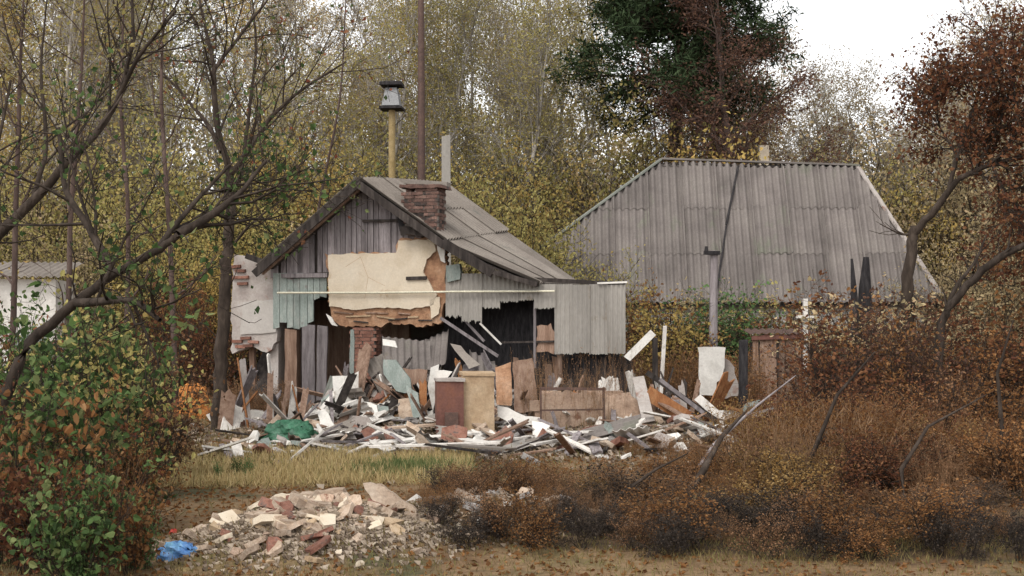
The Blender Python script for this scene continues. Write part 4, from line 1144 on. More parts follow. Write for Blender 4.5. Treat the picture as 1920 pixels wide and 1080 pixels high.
for (n_, zn, sd_, wh) in ((46, (-4.6, 0.8, 20.4, 25.6), 61, 'before the house'), (26, (1.4, 4.8, 20.6, 24.8), 62, 'by the block wall'), (34, (-4.2, 0.6, 24.0, 26.6), 63, 'close under the torn front')):
    scatter_flat(n_, WF, 'wall_fragment', ['white', 'plaster', 'white', 'teal', 'stucco', 'brick'], zn, 'flat wall fragment in the wreckage ' + wh, 'wall fragment', 'wall fragments ' + wh, sd_, .62, 50)
scatter_flat(22, SF, 'slate_fragment', ['slate', 'slate_dark', 'sheet', 'white'], (-3.6, 0.6, 20.6, 25.2), 'broken piece of wavy slate before the house', 'slate', 'broken slates before the house', 44, 1, 30)
scatter_flat(10, SF, 'slate_fragment', ['slate', 'slate_dark', 'white'], (1.6, 4.4, 21.4, 24.4), 'broken piece of wavy slate by the block wall', 'slate', 'broken slates by the block wall', 45, 1, 30)
# crumbs nobody could count
def crumbs(name, zones, seed, m, label):
    r_ = np.random.RandomState(seed)
    Vs = []
    base = np.array([[1, 1, 1], [-1, -1, 1], [-1, 1, -1], [1, -1, -1]], float)
    for (n, cx, cy, sx, sy, s0, s1) in zones:
        x_ = cx + r_.normal(size=n) * sx; y_ = cy + r_.normal(size=n) * sy
        z_ = ground_h(x_, y_) + 0.01
        s = r_.uniform(s0, s1, n)
        V = base[None] * s[:, None, None] * r_.uniform(.5, 1.2, (n, 4, 3)) + np.stack([x_, y_, z_], -1)[:, None]
        Vs.append(V.reshape(-1, 3))
    V = np.concatenate(Vs); n = len(V) // 4
    i = np.arange(n)[:, None] * 4
    T = np.concatenate([i + np.array([t]) for t in ([0, 1, 2], [0, 3, 1], [0, 2, 3], [1, 3, 2])])
    return tag(link(name, npmesh(name, V, [T], rnd=np.repeat(r_.random(n), 4)), m), label, 'rubble', None, 'stuff')
L_['crumb'] = leafmat('rubble_crumbs', [(.09, .065, .045), (.22, .165, .12), (.38, .3, .225), (.56, .46, .36)], trans=0, rough=.95)
crumbs('rubble', [(5000, -1.6, 22.6, 2.0, 1.6, .015, .05), (3000, 3.0, 22.8, 1.5, 1.3, .015, .05), (9000, -1.78, 11.7, .55, .42, .008, .028), (2000, -4.2, 25.6, 1.3, 1.0, .015, .05), (1500, .1, 13.1, .7, .5, .008, .025)], 50, L_['crumb'], 'fine rubble and mortar crumbs strewn over the ground')
#PART3
# ------------------------------------------------------------------ trees of the thicket behind
def proto(name, h, r, spec, seed, leafsize, wm, lm, aspect=1.7, keep=1.0, **kw):
    out, tips, g = grow_tree(h, r, spec, seed, **kw)
    if keep < 1: tips = tips[g.random(len(tips)) < keep]
    return tubes(name + '_trunk', out), leaves(name + '_crown', tips, leafsize, g, aspect), wm, lm
SPEC_A = [dict(n=26, t0=.12, ang=(22, 50), len=5.2, fall=.55, trop=.10, k=5, wob=.13, rr=.5, sides=4, rmin=.012),
          dict(n=8, t0=.2, ang=(25, 60), len=2.0, fall=.4, trop=.08, k=4, wob=.2, rr=.55, sides=3, rmin=.009),
          dict(n=5, t0=.15, ang=(25, 65), len=.95, fall=.3, trop=.04, k=3, wob=.25, rr=.6, sides=3, rmin=.007, tip=9, scatter=.16)]
SPEC_B = [dict(n=22, t0=.1, ang=(28, 65), len=4.2, fall=.5, trop=.08, k=5, wob=.16, rr=.5, sides=4, rmin=.012),
          dict(n=9, t0=.15, ang=(30, 70), len=1.9, fall=.4, trop=.04, k=4, wob=.2, rr=.55, sides=3, rmin=.009),
          dict(n=5, t0=.1, ang=(25, 70), len=.9, fall=.3, trop=.02, k=3, wob=.25, rr=.6, sides=3, rmin=.007, tip=13, scatter=.18)]
SPEC_C = [dict(n=30, t0=.1, ang=(18, 42), len=5.5, fall=.55, trop=.14, k=5, wob=.1, rr=.5, sides=4, rmin=.014),
          dict(n=9, t0=.15, ang=(20, 50), len=2.2, fall=.4, trop=.12, k=4, wob=.15, rr=.55, sides=3, rmin=.011),
          dict(n=6, t0=.1, ang=(20, 50), len=1.1, fall=.3, trop=.08, k=3, wob=.2, rr=.6, sides=3, rmin=.009, tip=6, scatter=.14)]
PRO = {
 'olive': [proto('olive', 17, .17, SPEC_A, 101, .10, M['barkgrey'], L_['olive']), proto('olive', 16, .15, SPEC_A, 102, .10, M['barkgrey'], L_['olive'], wob=.08)],
 'golden': [proto('golden', 14, .16, SPEC_B, 103, .10, M['barkgrey'], L_['gold']), proto('golden', 13, .15, SPEC_B, 104, .10, M['barkgrey'], L_['olive'], wob=.08)],
 'bare': [proto('bare', 18, .17, SPEC_C, 105, .09, M['barkgrey'], L_['greyolive']), proto('bare', 17, .16, SPEC_C, 106, .09, M['barkgrey'], L_['khaki'], wob=.08)],
 'khaki': [proto('khaki', 13, .14, SPEC_B, 107, .10, M['barkgrey'], L_['khaki'], keep=.8), proto('khaki', 14, .15, SPEC_A, 108, .10, M['barkgrey'], L_['khaki'])],
}
HGT = {'olive': (17, 16), 'golden': (14, 13), 'bare': (18, 17), 'khaki': (13, 14)}
ADJ = {'olive': 'slender olive leaved tree', 'golden': 'golden yellow leafed tree', 'bare': 'almost bare grey twigged tree', 'khaki': 'dull khaki leaved tree'}
MARKS = [(-50, "at the picture's left edge"), (60, 'over the whitewashed shed'), (165, "right of the whitewashed shed"), (275, 'left of the forked dark tree'),
         (385, "over the forked dark tree"), (480, 'over the stucco wall corner'), (560, "over the gable's low eave"), (650, 'over the gable peak'), (730, 'behind the flue cowl'),
         (805, 'behind the rusty mast'), (880, 'right of the pale post'), (965, "over the ruin's slate slope"), (1050, 'over the grey cladding'), (1130, "over the hipped roof's sloping left hip"),
         (1215, 'left of the pine trunk'), (1330, 'right of the pine trunk'), (1450, 'behind the purple brown tree'), (1555, 'under the open white sky'), (1650, "over the hipped roof's green end"),
         (1750, 'left of the red leaved crown'), (1850, 'behind the red leaved crown'), (1960, "at the picture's right edge")]
def top_y(px):
    if px < 520: return -60
    if px < 545: return -20
    if px < 715: return 125
    if px < 1090: return -40
    if px < 1180: return 30
    if px < 1290: return 150
    if px < 1500: return 130
    if px < 1600: return 190
    if px < 1780: return 165
    return 60
def kind_for(px, row, r_):
    t = r_.random()
    if px < 500: return 'olive' if t < .45 else 'golden' if t < .8 else 'bare'
    if px < 760: return 'golden' if t < .6 else 'olive'
    if px < 1080: return 'bare' if t < .25 else 'olive' if t < .6 else 'golden' if t < .8 else 'khaki'
    if px < 1300: return 'olive' if t < .5 else 'golden' if t < .7 else 'bare'
    return 'khaki' if t < .65 else 'bare' if t < .85 else 'olive'
def plant_thing(name, label, cat, group, pr, loc, rz, s, parts=('trunk', 'crown')):
    tr, cr, wm, lm = pr
    e = empty(name, loc, rz, label, cat, group)
    e.scale = s
    link(parts[0], tr, wm, e)
    if cr is not None: link(parts[1], cr, lm, e)
    return e
rt = np.random.RandomState(77)
for row, (dd, rn) in enumerate(((49, 'nearest'), (58, 'middle'), (69, 'farthest'))):
    for (mx, ph) in MARKS:
        px = mx + rt.uniform(-32, 32) + (0, 40, -25)[row]
        d = dd + rt.uniform(-3, 3) + (3 if row == 0 and px > 900 else 0)
        k = kind_for(px, row, rt); v = rt.randint(2)
        ty = top_y(px) + rt.uniform(0, 90) - (0, 10, 20)[row]
        if px > 1500 and px < 1800 and row == 0: ty += 60
        h = EYE + (HOR - ty) * d / F
        s = h / HGT[k][v] * 1.02
        sw = min(1.25, max(.75, s)) * rt.uniform(.9, 1.15)
        c = P(px, HOR, d)
        plant_thing('thicket_tree', f'{ADJ[k]} in the {rn} row {ph}', 'tree', 'trees of the thicket behind the houses', PRO[k][v], (c.x, c.y, -.05), rt.uniform(0, 6.28), (sw, sw, s))
# understorey bushes, many-stemmed
def bushmesh(name, h, stems, spread, spec, seed, leafsize, aspect=1.6, r=.02, k=6, trop=.06, keep=1, flat=0, wob=.12, base=.12):
    g = np.random.RandomState(seed)
    out, tips = [], []
    for i in range(stems):
        a = g.uniform(0, 6.28); q_ = g.random() ** .7
        d0 = unit(np.array([math.cos(a) * spread * q_, math.sin(a) * spread * q_, 1.0]))
        p0 = np.array([math.cos(a), math.sin(a), 0]) * math.sqrt(g.random()) * base * h * (spread if base < .2 else 1) + np.array([0, 0, -.05])
        hh = h * g.uniform(.6, 1.05)
        p = bend(p0, d0, hh, k, g, wob, trop); rad = np.linspace(r, r * .3, k) * g.uniform(.7, 1.2)
        out.append((p, rad, 4))
        sprout(out, tips, p, rad, 0, spec, g)
    tips = np.array(tips)
    if keep < 1: tips = tips[g.random(len(tips)) < keep]
    tips = tips[tips[:, 2] > .02]
    return tubes(name + '_stems', out), (ovals(name + '_leaves', tips, leafsize, g, aspect) if name == 'shrub' else leaves(name + '_leaves', tips, leafsize, g, aspect, flat))
SB = [dict(n=9, t0=.15, ang=(25, 60), len=1.5, fall=.4, trop=.05, k=4, wob=.2, rr=.6, sides=3, rmin=.008),
      dict(n=6, t0=.1, ang=(25, 70), len=.7, fall=.3, trop=.03, k=3, wob=.25, rr=.6, sides=3, rmin=.006, tip=10, scatter=.13)]
ub = [bushmesh('thicket_bush', 4.5, 16, .5, SB, s_, .09, r=.03) for s_ in (201, 202)]
ubp = {'olive': [(*ub[0], M['barkgrey'], L_['olive']), (*ub[1], M['bark'], L_['olive'])]}
rt = np.random.RandomState(78)
UM = {'gold': ('golden brown bush', L_['gold']), 'olive': ('olive green bush', L_['olive']), 'khaki': ('khaki bush', L_['khaki']), 'rust': ('rust coloured bush', L_['rust']), 'mix': ('greenish bush with red leaves', L_['mixed'])}
def bush(mesh, kind, px, d, ytop, h0, label, group, name='bush', wide=1.0, wm=None, seed=0, lm=None):
    c = P(px, HOR, d); h = EYE + (HOR - ytop) * d / F
    s = h / h0
    sw = s * wide
    return plant_thing(name, label, 'bush' if name != 'dry_weed' else 'weed', group, (mesh[0], mesh[1], wm or M['bark'], lm or UM[kind][1]), (c.x, c.y, gz(c.x, c.y) - .03), rt.uniform(0, 6.28), (sw, sw, s), ('stems', 'foliage'))
for (mx, ph) in MARKS:
    for row, d in enumerate((38.5, 44)):
        px = mx + rt.uniform(-30, 30) + 45 * row
        if row and px > 960: d = 49
        if 1060 < px < 1790 and row == 0: continue
        kind = ('gold', 'olive', 'khaki', 'olive')[rt.randint(4)] if px < 1250 else ('khaki', 'gold', 'khaki', 'olive')[rt.randint(4)]
        yt = (400 if row == 0 else 300) + rt.uniform(-60, 60)
        bush(ub[rt.randint(2)], kind, px, d + rt.uniform(-1.5, 1.5), yt, 4.5, f"{UM[kind][0]} in the {('nearer', 'farther')[row]} undergrowth row {ph}", 'bushes under the thicket trees', 'thicket_bush', .9)
# far wood that reads as one mass
def far_wood():
    g = np.random.RandomState(300)
    n = 60000
    px = g.uniform(-500, 2400, n); d = g.uniform(82, 110, n)
    x_ = (px - 960) * d / F
    top = EYE + (HOR - (np.interp(px, [0, 500, 620, 760, 1080, 1200, 1500, 1650, 1800, 2400], [150, 150, 300, 190, 170, 290, 280, 280, 240, 200]))) * d / F
    z_ = top * g.random(n) ** .75 * (1 + .12 * np.sin(x_ * .9) + .08 * np.sin(x_ * 2.3 + d))
    lv = leaves('far_wood', np.stack([x_, d, z_], -1), .42, g, 1.5)
    tag(link('far_wood', lv, L_['khaki']), 'dense far wood closing the view behind the thicket', 'wood', None, 'stuff')
far_wood()

# ------------------------------------------------------------------ pine and purple-brown tree over the hipped roof
def from_limbs(limbs, base, spec, seed, sides=8):
    """a tree whose main limbs follow given lines: limb = [(px, py, depth, radius)]"""
    g = np.random.RandomState(seed)
    out, tips = [], []
    for li, limb in enumerate(limbs):
        sp = spec[limb[0]] if isinstance(limb[0], str) else spec['limb']
        pts = limb[1:] if isinstance(limb[0], str) else limb
        p = np.array([tuple(P(a, b, d) - base) for a, b, d, r_ in pts]); rad = np.array([q_[3] for q_ in pts], float)
        # finer, slightly crooked line
        t = np.linspace(0, len(p) - 1, (len(p) - 1) * 4 + 1); k0 = np.clip(t.astype(int), 0, len(p) - 2); w_ = (t - k0)[:, None]
        q2 = p[k0] * (1 - w_) + p[k0 + 1] * w_; rr = rad[k0] * (1 - w_[:, 0]) + rad[k0 + 1] * w_[:, 0]
        sm = q2.copy(); sm[1:-1] = (q2[:-2] + 2 * q2[1:-1] + q2[2:]) / 4
        sm[1:-1] += g.normal(size=(len(sm) - 2, 3)) * rr[1:-1, None] * .16
        out.append((sm, rr, sides))
        if sp: sprout(out, tips, sm, rr, 0, sp, g)
    return out, np.array(tips) if tips else np.zeros((0, 3)), g
pb_ = P(1258, HOR, 50); pb_.z = 0
pn = empty('pine_tree', pb_, 0, 'dark green pine towering behind the hipped roof', 'tree')
SPINE = [dict(n=64, t0=.52, ang=(70, 105), len=4.6, fall=.55, trop=-.02, k=5, wob=.10, rr=.4, sides=4, rmin=.02, flat=.5),
         dict(n=12, t0=.15, ang=(35, 70), len=1.5, fall=.4, trop=-.03, k=4, wob=.12, rr=.5, sides=3, rmin=.01, flat=.5),
         dict(n=5, t0=.1, ang=(30, 60), len=.6, fall=.3, trop=.05, k=3, wob=.2, rr=.5, sides=3, rmin=.006, tip=14, scatter=.13)]
out, tips, g = grow_tree(21, .34, SPINE, 310, wob=.02, rtop=.2)
link('trunk', tubes('trunk', out), M['bark'], pn)
tips_ = tips[(tips[:, 0] < 1.2)] if False else tips
link('crown', leaves('crown', tips_, .27, g, 4.5), L_['pine'], pn)
pn.scale = (1.3, 1.3, 1)
SPUR = [dict(n=30, t0=.2, ang=(25, 60), len=4.6, fall=.5, trop=.06, k=5, wob=.14, rr=.5, sides=4, rmin=.014),
        dict(n=10, t0=.15, ang=(25, 60), len=1.9, fall=.4, trop=.05, k=4, wob=.18, rr=.55, sides=3, rmin=.011),
        dict(n=6, t0=.1, ang=(25, 65), len=.9, fall=.3, trop=.04, k=3, wob=.25, rr=.6, sides=3, rmin=.009, tip=12, scatter=.16)]
out, tips, g = grow_tree(17, .22, SPUR, 320, wob=.05)
pt = P(1392, HOR, 46.5); pt.z = 0
pu = empty('purple_tree', pt, 0.6, 'dense purple brown twigged tree beside the pine behind the hipped roof', 'tree')
link('trunk', tubes('trunk', out), M['barkred'], pu)
link('crown', leaves('crown', tips, .12, g), L_['purple'], pu)
pu.scale = (1.1, 1.1, .98)

# ------------------------------------------------------------------ red-leaved tree at the right
SR = {'limb': [dict(n=16, t0=.15, ang=(25, 70), len=1.5, fall=.2, trop=.03, k=4, wob=.2, rr=.5, sides=4, rmin=.010, rmax=.03),
               dict(n=7, t0=.15, ang=(30, 70), len=.75, fall=.3, trop=0, k=3, wob=.25, rr=.6, sides=3, rmin=.007),
               dict(n=4, t0=.1, ang=(30, 70), len=.4, fall=.3, trop=-.05, k=3, wob=.25, rr=.6, sides=3, rmin=.005, tip=7, scatter=.09)],
      'bare': None,
      'twig': [dict(n=7, t0=.3, ang=(25, 55), len=.7, fall=.3, trop=.05, k=4, wob=.2, rr=.5, sides=3, rmin=.007)]}
rb = P(1703, HOR, 27); rb.z = 0
limbs = [['bare', (1700, 800, 27, .17), (1702, 640, 27, .15), (1703, 540, 27, .13), (1708, 450, 27, .115), (1716, 425, 27, .10)],
         ['bare', (1712, 440, 27, .085), (1756, 388, 26.8, .075), (1796, 336, 26.6, .06)],
         [(1796, 336, 26.6, .06), (1860, 306, 26.4, .045), (1960, 285, 26, .03)],
         [(1780, 352, 26.8, .05), (1800, 270, 27, .045), (1835, 180, 27.2, .035), (1850, 90, 27.4, .02)],
         [(1830, 318, 26.6, .045), (1880, 220, 26.4, .035), (1910, 110, 26.2, .02)],
         [(1860, 306, 26.4, .04), (1890, 380, 26, .03), (1900, 440, 25.8, .015)],
         [(1800, 300, 27, .03), (1762, 240, 27.4, .02), (1748, 190, 27.5, .012)],
         [(1870, 300, 26.3, .04), (1940, 200, 26.2, .03), (1960, 90, 26.2, .015)],
         ['twig', (1712, 440, 27, .03), (1690, 440, 27, .02), (1650, 420, 27, .01)],
         ['twig', (1880, 130, 26.4, .02), (1850, 60, 26.4, .015), (1800, 20, 26.4, .008)],
         ['twig', (1850, 70, 26.4, .015), (1870, 20, 26.4, .01), (1860, -30, 26.4, .006)]]
out, tips, g = from_limbs(limbs, rb, SR, 330)
rt_ = empty('red_leaved_tree', rb, 0, 'crooked dark trunked tree with dark red leaves against the sky', 'tree')
link('trunk', tubes('trunk', out), M['bark'], rt_)
link('crown', leaves('crown', tips[g.random(len(tips)) < .62], .10, g, 1.5), L_['red'], rt_)
rb = P(1770, HOR, 23); rb.z = 0
out, tips, g = from_limbs([['twig', (1752, 760, 23, .1), (1765, 600, 23, .08), (1800, 550, 22.8, .07), (1860, 492, 22.6, .065), (1960, 440, 22.4, .05)],
                           ['twig', (1766, 600, 23, .05), (1790, 540, 23.2, .04), (1830, 490, 23.4, .025), (1850, 440, 23.5, .012)]], rb, SR, 331)
e = empty('leaning_tree', rb, 0, 'bare dark branch arching to the right edge below the red leaves', 'tree')
link('trunk', tubes('trunk', out), M['bark'], e)

# ------------------------------------------------------------------ dark forked trees at the left
SL = {'limb': [dict(n=8, t0=.15, ang=(25, 65), len=1.5, fall=.35, trop=.06, k=5, wob=.14, rr=.5, sides=4, rmin=.006, rmax=.022),
               dict(n=5, t0=.15, ang=(25, 60), len=.75, fall=.4, trop=.05, k=4, wob=.2, rr=.55, sides=3, rmin=.0045),
               dict(n=3, t0=.2, ang=(25, 60), len=.35, fall=.3, trop=.03, k=3, wob=.25, rr=.6, sides=3, rmin=.0035, tip=1, scatter=.05)],
      'bare': [dict(n=5, t0=.3, ang=(30, 70), len=.8, fall=.3, trop=.05, k=4, wob=.2, rr=.4, sides=3, rmin=.006, rmax=.015)]}
SF_ = {k_: [dict(q_, len=q_['len'] * 1.35, rmin=q_['rmin'] * 1.25, rmax=q_.get('rmax', 9) * 1.2) for q_ in v_] for k_, v_ in SL.items()}
D = 25.0
tb = P(415, HOR, D); tb.z = 0
limbs = [['bare', (409, 830, D, .15), (413, 760, D, .14), (416, 660, D, .13), (421, 560, D, .12), (428, 470, D, .11), (433, 390, D, .10), (428, 312, D, .09)],
         [(428, 312, D, .07), (408, 250, D, .06), (402, 170, D, .055), (400, 110, D, .045), (385, 50, D, .03), (366, -40, D, .02)],
         [(430, 330, D, .06), (468, 280, D - .2, .05), (510, 215, D - .4, .04), (570, 165, D - .6, .028), (650, 115, D - .8, .015)],
         [(401, 130, D, .04), (440, 80, D + .2, .032), (505, -5, D + .4, .02)],
         [(415, 285, D, .05), (385, 225, D + .3, .04), (345, 180, D + .5, .03), (300, 130, D + .7, .018)],
         [(433, 385, D, .05), (456, 310, D + .5, .042), (468, 200, D + .9, .035), (482, 90, D + 1.2, .025), (470, -30, D + 1.4, .015)],
         [(428, 470, D, .03), (470, 420, D - .5, .024), (520, 380, D - .8, .016), (580, 350, D - 1, .01)]]
out, tips, g = from_limbs(limbs, tb, SF_, 340)
e = empty('forked_tree', tb, 0, 'dark forked tree with almost bare branches left of the plank gable', 'tree')
link('trunk', tubes('trunk', out), M['bark'], e)
link('crown', leaves('crown', tips, .1, g, 1.5), L_['mixed'], e)
D = 13.5
tb = P(20, HOR, D); tb.z = 0
limbs = [['bare', (-30, 1010, D, .08), (0, 760, D, .07), (50, 645, D, .06), (140, 568, D, .052), (210, 515, D, .046), (285, 476, D, .042), (335, 440, D, .036)],
         [(335, 440, D, .055), (390, 410, D + .2, .045), (445, 368, D + .4, .03), (500, 300, D + .6, .016)],
         [(210, 515, D, .05), (170, 430, D + .3, .04), (120, 360, D + .6, .032), (110, 240, D + .9, .02)],
         [(290, 474, D, .035), (350, 395, D + .5, .028), (430, 310, D + .9, .018)],
         [(140, 568, D, .05), (250, 560, D - .6, .035), (300, 600, D - 1, .02)]]
out, tips, g = from_limbs(limbs, tb, SL, 341)
e = empty('leaning_tree', tb, 0, 'dark trunk leaning up from the thicket toward the forked tree', 'tree')
link('trunk', tubes('trunk', out), M['bark'], e)
link('crown', leaves('crown', np.concatenate([tips] + [tips + g.normal(size=tips.shape) * .06]), .08, g, 1.5), L_['green'], e)
D = 15.5
tb = P(-40, HOR, D); tb.z = 0
limbs = [['bare', (-110, 900, D, .1), (-70, 560, D, .085), (-10, 445, D, .07), (60, 380, D, .06), (128, 302, D, .052)],
         [(128, 302, D, .05), (190, 240, D + .2, .042), (232, 165, D + .4, .034), (250, 70, D + .6, .025), (246, -40, D + .8, .016)],
         [(60, 380, D, .035), (90, 270, D + .3, .028), (75, 130, D + .6, .018), (90, -20, D + .8, .01)],
         [(215, 200, D + .3, .03), (255, 110, D, .024), (330, 20, D - .3, .014)],
         [(0, 430, D, .03), (-10, 300, D + .3, .025), (20, 150, D + .5, .016)]]
out, tips, g = from_limbs(limbs, tb, SL, 342)
e = empty('leaning_tree', tb, 0, "thin dark tree leaning in from the picture's left edge", 'tree')
link('trunk', tubes('trunk', out), M['bark'], e)
link('crown', leaves('crown', tips, .07, g, 1.5), L_['olive'], e)
for k, (x0, xm, x1, d, lab) in enumerate(((125, 130, 150, 20, 'thin upright sapling behind the leaning dark trunk'), (236, 242, 225, 22, 'thin upright sapling left of the forked dark tree'), (330, 318, 300, 21, 'thin sapling close left of the forked dark tree'), (20, 30, 36, 19, "thin sapling by the whitewashed shed's wall"), (560, 590, 640, 34, 'thin sapling leaning over the low eave'))):
    tb = P(x0, HOR, d); tb.z = 0
    out, tips, g = from_limbs([[(x0, 760, d, .05), (xm, 420, d, .04), (x1, 180, d, .03), (x1 + 10, -40, d, .012)]], tb, SL, 350 + k, 6)
    e = empty('sapling', tb, 0, lab, 'tree', 'saplings at the left')
    link('trunk', tubes('trunk', out), M['barkred'], e)
    link('crown', leaves('crown', tips, .08, g, 1.5), L_['gold' if k % 2 else 'olive'], e)

# ------------------------------------------------------------------ weeds and shrubs
SW = [dict(n=10, t0=.12, ang=(20, 60), len=.34, fall=.4, trop=.1, k=3, wob=.2, rr=.6, sides=3, rmin=.0025, tip=10, scatter=.04)]
SG = [dict(n=8, t0=.1, ang=(25, 70), len=.6, fall=.3, trop=.03, k=4, wob=.2, rr=.6, sides=3, rmin=.003),
      dict(n=4, t0=.15, ang=(30, 70), len=.28, fall=.3, trop=0, k=3, wob=.25, rr=.6, sides=3, rmin=.0025, tip=4, scatter=.05)]
weed = [bushmesh('dry_weed', 1.0, 46, .30, SW, s_, .036, 2.2, r=.006, k=5, base=.55, keep=.8) for s_ in (401, 402, 403, 404)]
shrub = [bushmesh('shrub', 1.8, 18, .6, SG, s_, .062, 1.5, r=.012, k=5, keep=.75) for s_ in (411, 412, 413)]
bigleaf = [bushmesh('shrub', 1.8, 16, .65, SG, s_, .115, 1.35, r=.012, k=5, keep=.5, flat=.5) for s_ in (421, 422)]
stalks = [bushmesh('stalks', 1.5, 30, .35, [dict(n=5, t0=.4, ang=(15, 40), len=.4, fall=.4, trop=.1, k=3, wob=.15, rr=.6, sides=3, rmin=.0025, tip=3, scatter=.03)], s_, .05, 4, r=.006, k=5, base=.4) for s_ in (431, 432)]
UM.update({'rustw': ('rust brown dry weed', L_['rust']), 'brownw': ('dark brown dry weed', L_['brown']), 'red': ('dark red shrub', L_['red']), 'green': ('dark green shrub', L_['green']), 'bgreen': ('fresh green shrub', L_['brightgreen']), 'goldw': ('golden brown weed', L_['goldbrown']), 'mixed': ('green and red leaved shrub', L_['mixed']), 'purple': ('purple brown shrub', L_['purple'])})
UM['darkw'] = ('shade-dark dead weed', L_['dark'])
VM = [(40, "at the picture's left edge"), (140, 'left of the blue bag'), (240, 'close left of the blue bag'), (330, 'behind the blue bag'), (430, "left of the pale heap"), (560, 'behind the pale heap'), (700, "behind the tilted plaster slab"), (820, "at the pale heap's right end"), (920, 'below the stove'), (1010, "below the iron frame's left leg"),
      (1100, 'below the block wall'), (1190, "below the block wall's end"), (1280, 'below the cream block'), (1370, 'below the white rectangle'), (1460, 'below the plank shed'), (1550, 'below the white post'), (1640, 'below the charred trunks'), (1730, "below the red tree's trunk"), (1810, 'beside the dark tarpaulin'), (1900, "at the picture's right edge")]
def vmark(px): return min(VM, key=lambda m_: abs(m_[0] - px))[1]
used = set()
def zone(n, x0, x1, d0, d1, ytf, meshes, h0, kinds, row, name, seed, wide=1.0, wm='stem', group=None):
    global rt
    rt = np.random.RandomState(seed)
    for i in range(n):
        px = x0 + (x1 - x0) * (i + rt.uniform(.1, .9)) / n; d = rt.uniform(d0, d1)
        kd = kinds[rt.randint(len(kinds))]
        yt = ytf(px) + (rt.uniform(-35, 35) if name == 'dry_weed' and d < 20 else rt.uniform(-25, 30))
        hmin = .3
        h = max(hmin, EYE + (HOR - yt) * d / F); yt = HOR - (h - EYE) * F / d
        bush(meshes[rt.randint(len(meshes))], kd, px, d, yt, h0, f'{UM[kd][0]} {row} {vmark(px)}', group or f'{UM[kd][0]}s', name, wide * rt.uniform(.75, 1.45), M[wm])
SC = [dict(n=7, t0=.25, ang=(25, 60), len=.7, fall=.3, trop=.02, k=4, wob=.28, rr=.6, sides=4, rmin=.006),
      dict(n=5, t0=.25, ang=(25, 65), len=.36, fall=.3, trop=0, k=3, wob=.3, rr=.6, sides=3, rmin=.004, tip=9, scatter=.045)]
scrub = [bushmesh('scrub', 1.4, 9, .75, SC, s_, .055, 1.6, r=.016, k=6, wob=.2, keep=.9) for s_ in (441, 442, 443)]
# right foreground
zone(12, 800, 1940, 12.0, 12.8, lambda p: 985, weed, 1.0, ['rustw', 'goldw', 'brownw'], 'on the verge edge', 'dry_weed', 501, .9)
zone(9, 1000, 1940, 14.4, 15.5, lambda p: 925 if p < 1250 else 830, weed, 1.0, ['rustw', 'rustw', 'goldw', 'brownw', 'darkw'], 'in the second row', 'dry_weed', 502, .9)
zone(16, 1220, 1940, 16, 18.5, lambda p: 850 if p < 1400 else 770, weed, 1.0, ['rustw', 'rustw', 'goldw', 'red'], 'in the third row', 'dry_weed', 503, .8)
zone(10, 1440, 1960, 17.5, 20, lambda p: 705, shrub, 1.8, ['red', 'rustw', 'rustw', 'brownw'], 'in the middle of the slope', 'shrub', 504, .9, 'bark')
zone(11, 1545, 1960, 21, 24, lambda p: 610, shrub, 1.8, ['red', 'rustw', 'red', 'purple'], 'high on the slope', 'shrub', 505, .9, 'bark')
zone(8, 1560, 1960, 25, 28.5, lambda p: 575, shrub, 1.8, ['red', 'rustw', 'khaki'], 'at the back of the slope', 'shrub', 506, 1, 'bark')
zone(9, 1360, 1560, 15, 22, lambda p: 760, stalks, 1.5, ['goldw', 'rustw', 'brownw'], 'with thin stalks', 'dry_weed', 507, .9)
zone(20, 860, 1900, 13.2, 15.0, lambda p: 940 if p < 1150 else 915, scrub, 1.3, ['darkw', 'darkw', 'brownw'], 'low behind the verge', 'dry_weed', 540, 1.1)
zone(8, 830, 1060, 12.6, 14.2, lambda p: 925, weed + shrub, 1.2, ['darkw', 'brownw', 'rustw'], 'right of the heap', 'dry_weed', 541, 1.1)
zone(8, 900, 1900, 11.5, 12.4, lambda p: 990, stalks, 1.5, ['brownw', 'goldw', 'darkw'], 'as thin stalks before the verge', 'dry_weed', 542, .8)
zone(12, 1240, 1940, 14.5, 19, lambda p: 800, stalks + shrub, 1.6, ['rustw', 'brownw', 'rustw', 'red'], 'loose and twiggy', 'dry_weed', 543, .9)
zone(4, -40, 220, 11, 12.5, lambda p: 760 + max(0, p - 100) * .5, stalks, 1.5, ['brownw', 'mixed', 'goldw'], 'as pale stalks', 'dry_weed', 544, .8)
zone(11, 1020, 1560, 13.6, 16.5, lambda p: 885 if p < 1250 else 850, scrub, 1.4, ['rustw', 'rustw', 'brownw', 'goldw'], 'as clumped scrub', 'shrub', 545, 1.0, 'bark')
zone(12, 1500, 1950, 14.5, 18.5, lambda p: 800, scrub, 1.4, ['rustw', 'red', 'brownw', 'darkw'], 'as tall scrub', 'shrub', 546, 1.0, 'bark')
zone(5, 800, 1010, 12.9, 14.0, lambda p: 905, scrub, 1.4, ['rustw', 'darkw', 'brownw'], 'as low scrub', 'shrub', 547, 1.0, 'bark')
zone(20, 800, 1930, 11.5, 12.7, lambda p: 960 if p < 1200 else 940, scrub, 1.3, ['darkw', 'darkw', 'brownw', 'rustw'], 'as dark scrub', 'shrub', 548, 1.15, 'bark')
zone(8, 1290, 1500, 33, 35.5, lambda p: 572, shrub, 1.8, ['bgreen', 'olive', 'gold', 'khaki'], 'along the whitewashed wall', 'shrub', 551, 1.0, 'bark')
zone(7, 1480, 1760, 31, 34.5, lambda p: 572, shrub, 1.8, ['rustw', 'red', 'brownw'], 'along the house wall', 'shrub', 552, 1.0, 'bark')
zone(14, 820, 1930, 11.15, 11.7, lambda p: 985 if p < 1200 else 970, scrub, 1.3, ['darkw', 'brownw', 'rustw', 'darkw'], 'as lowest scrub', 'shrub', 553, 1.1, 'bark')
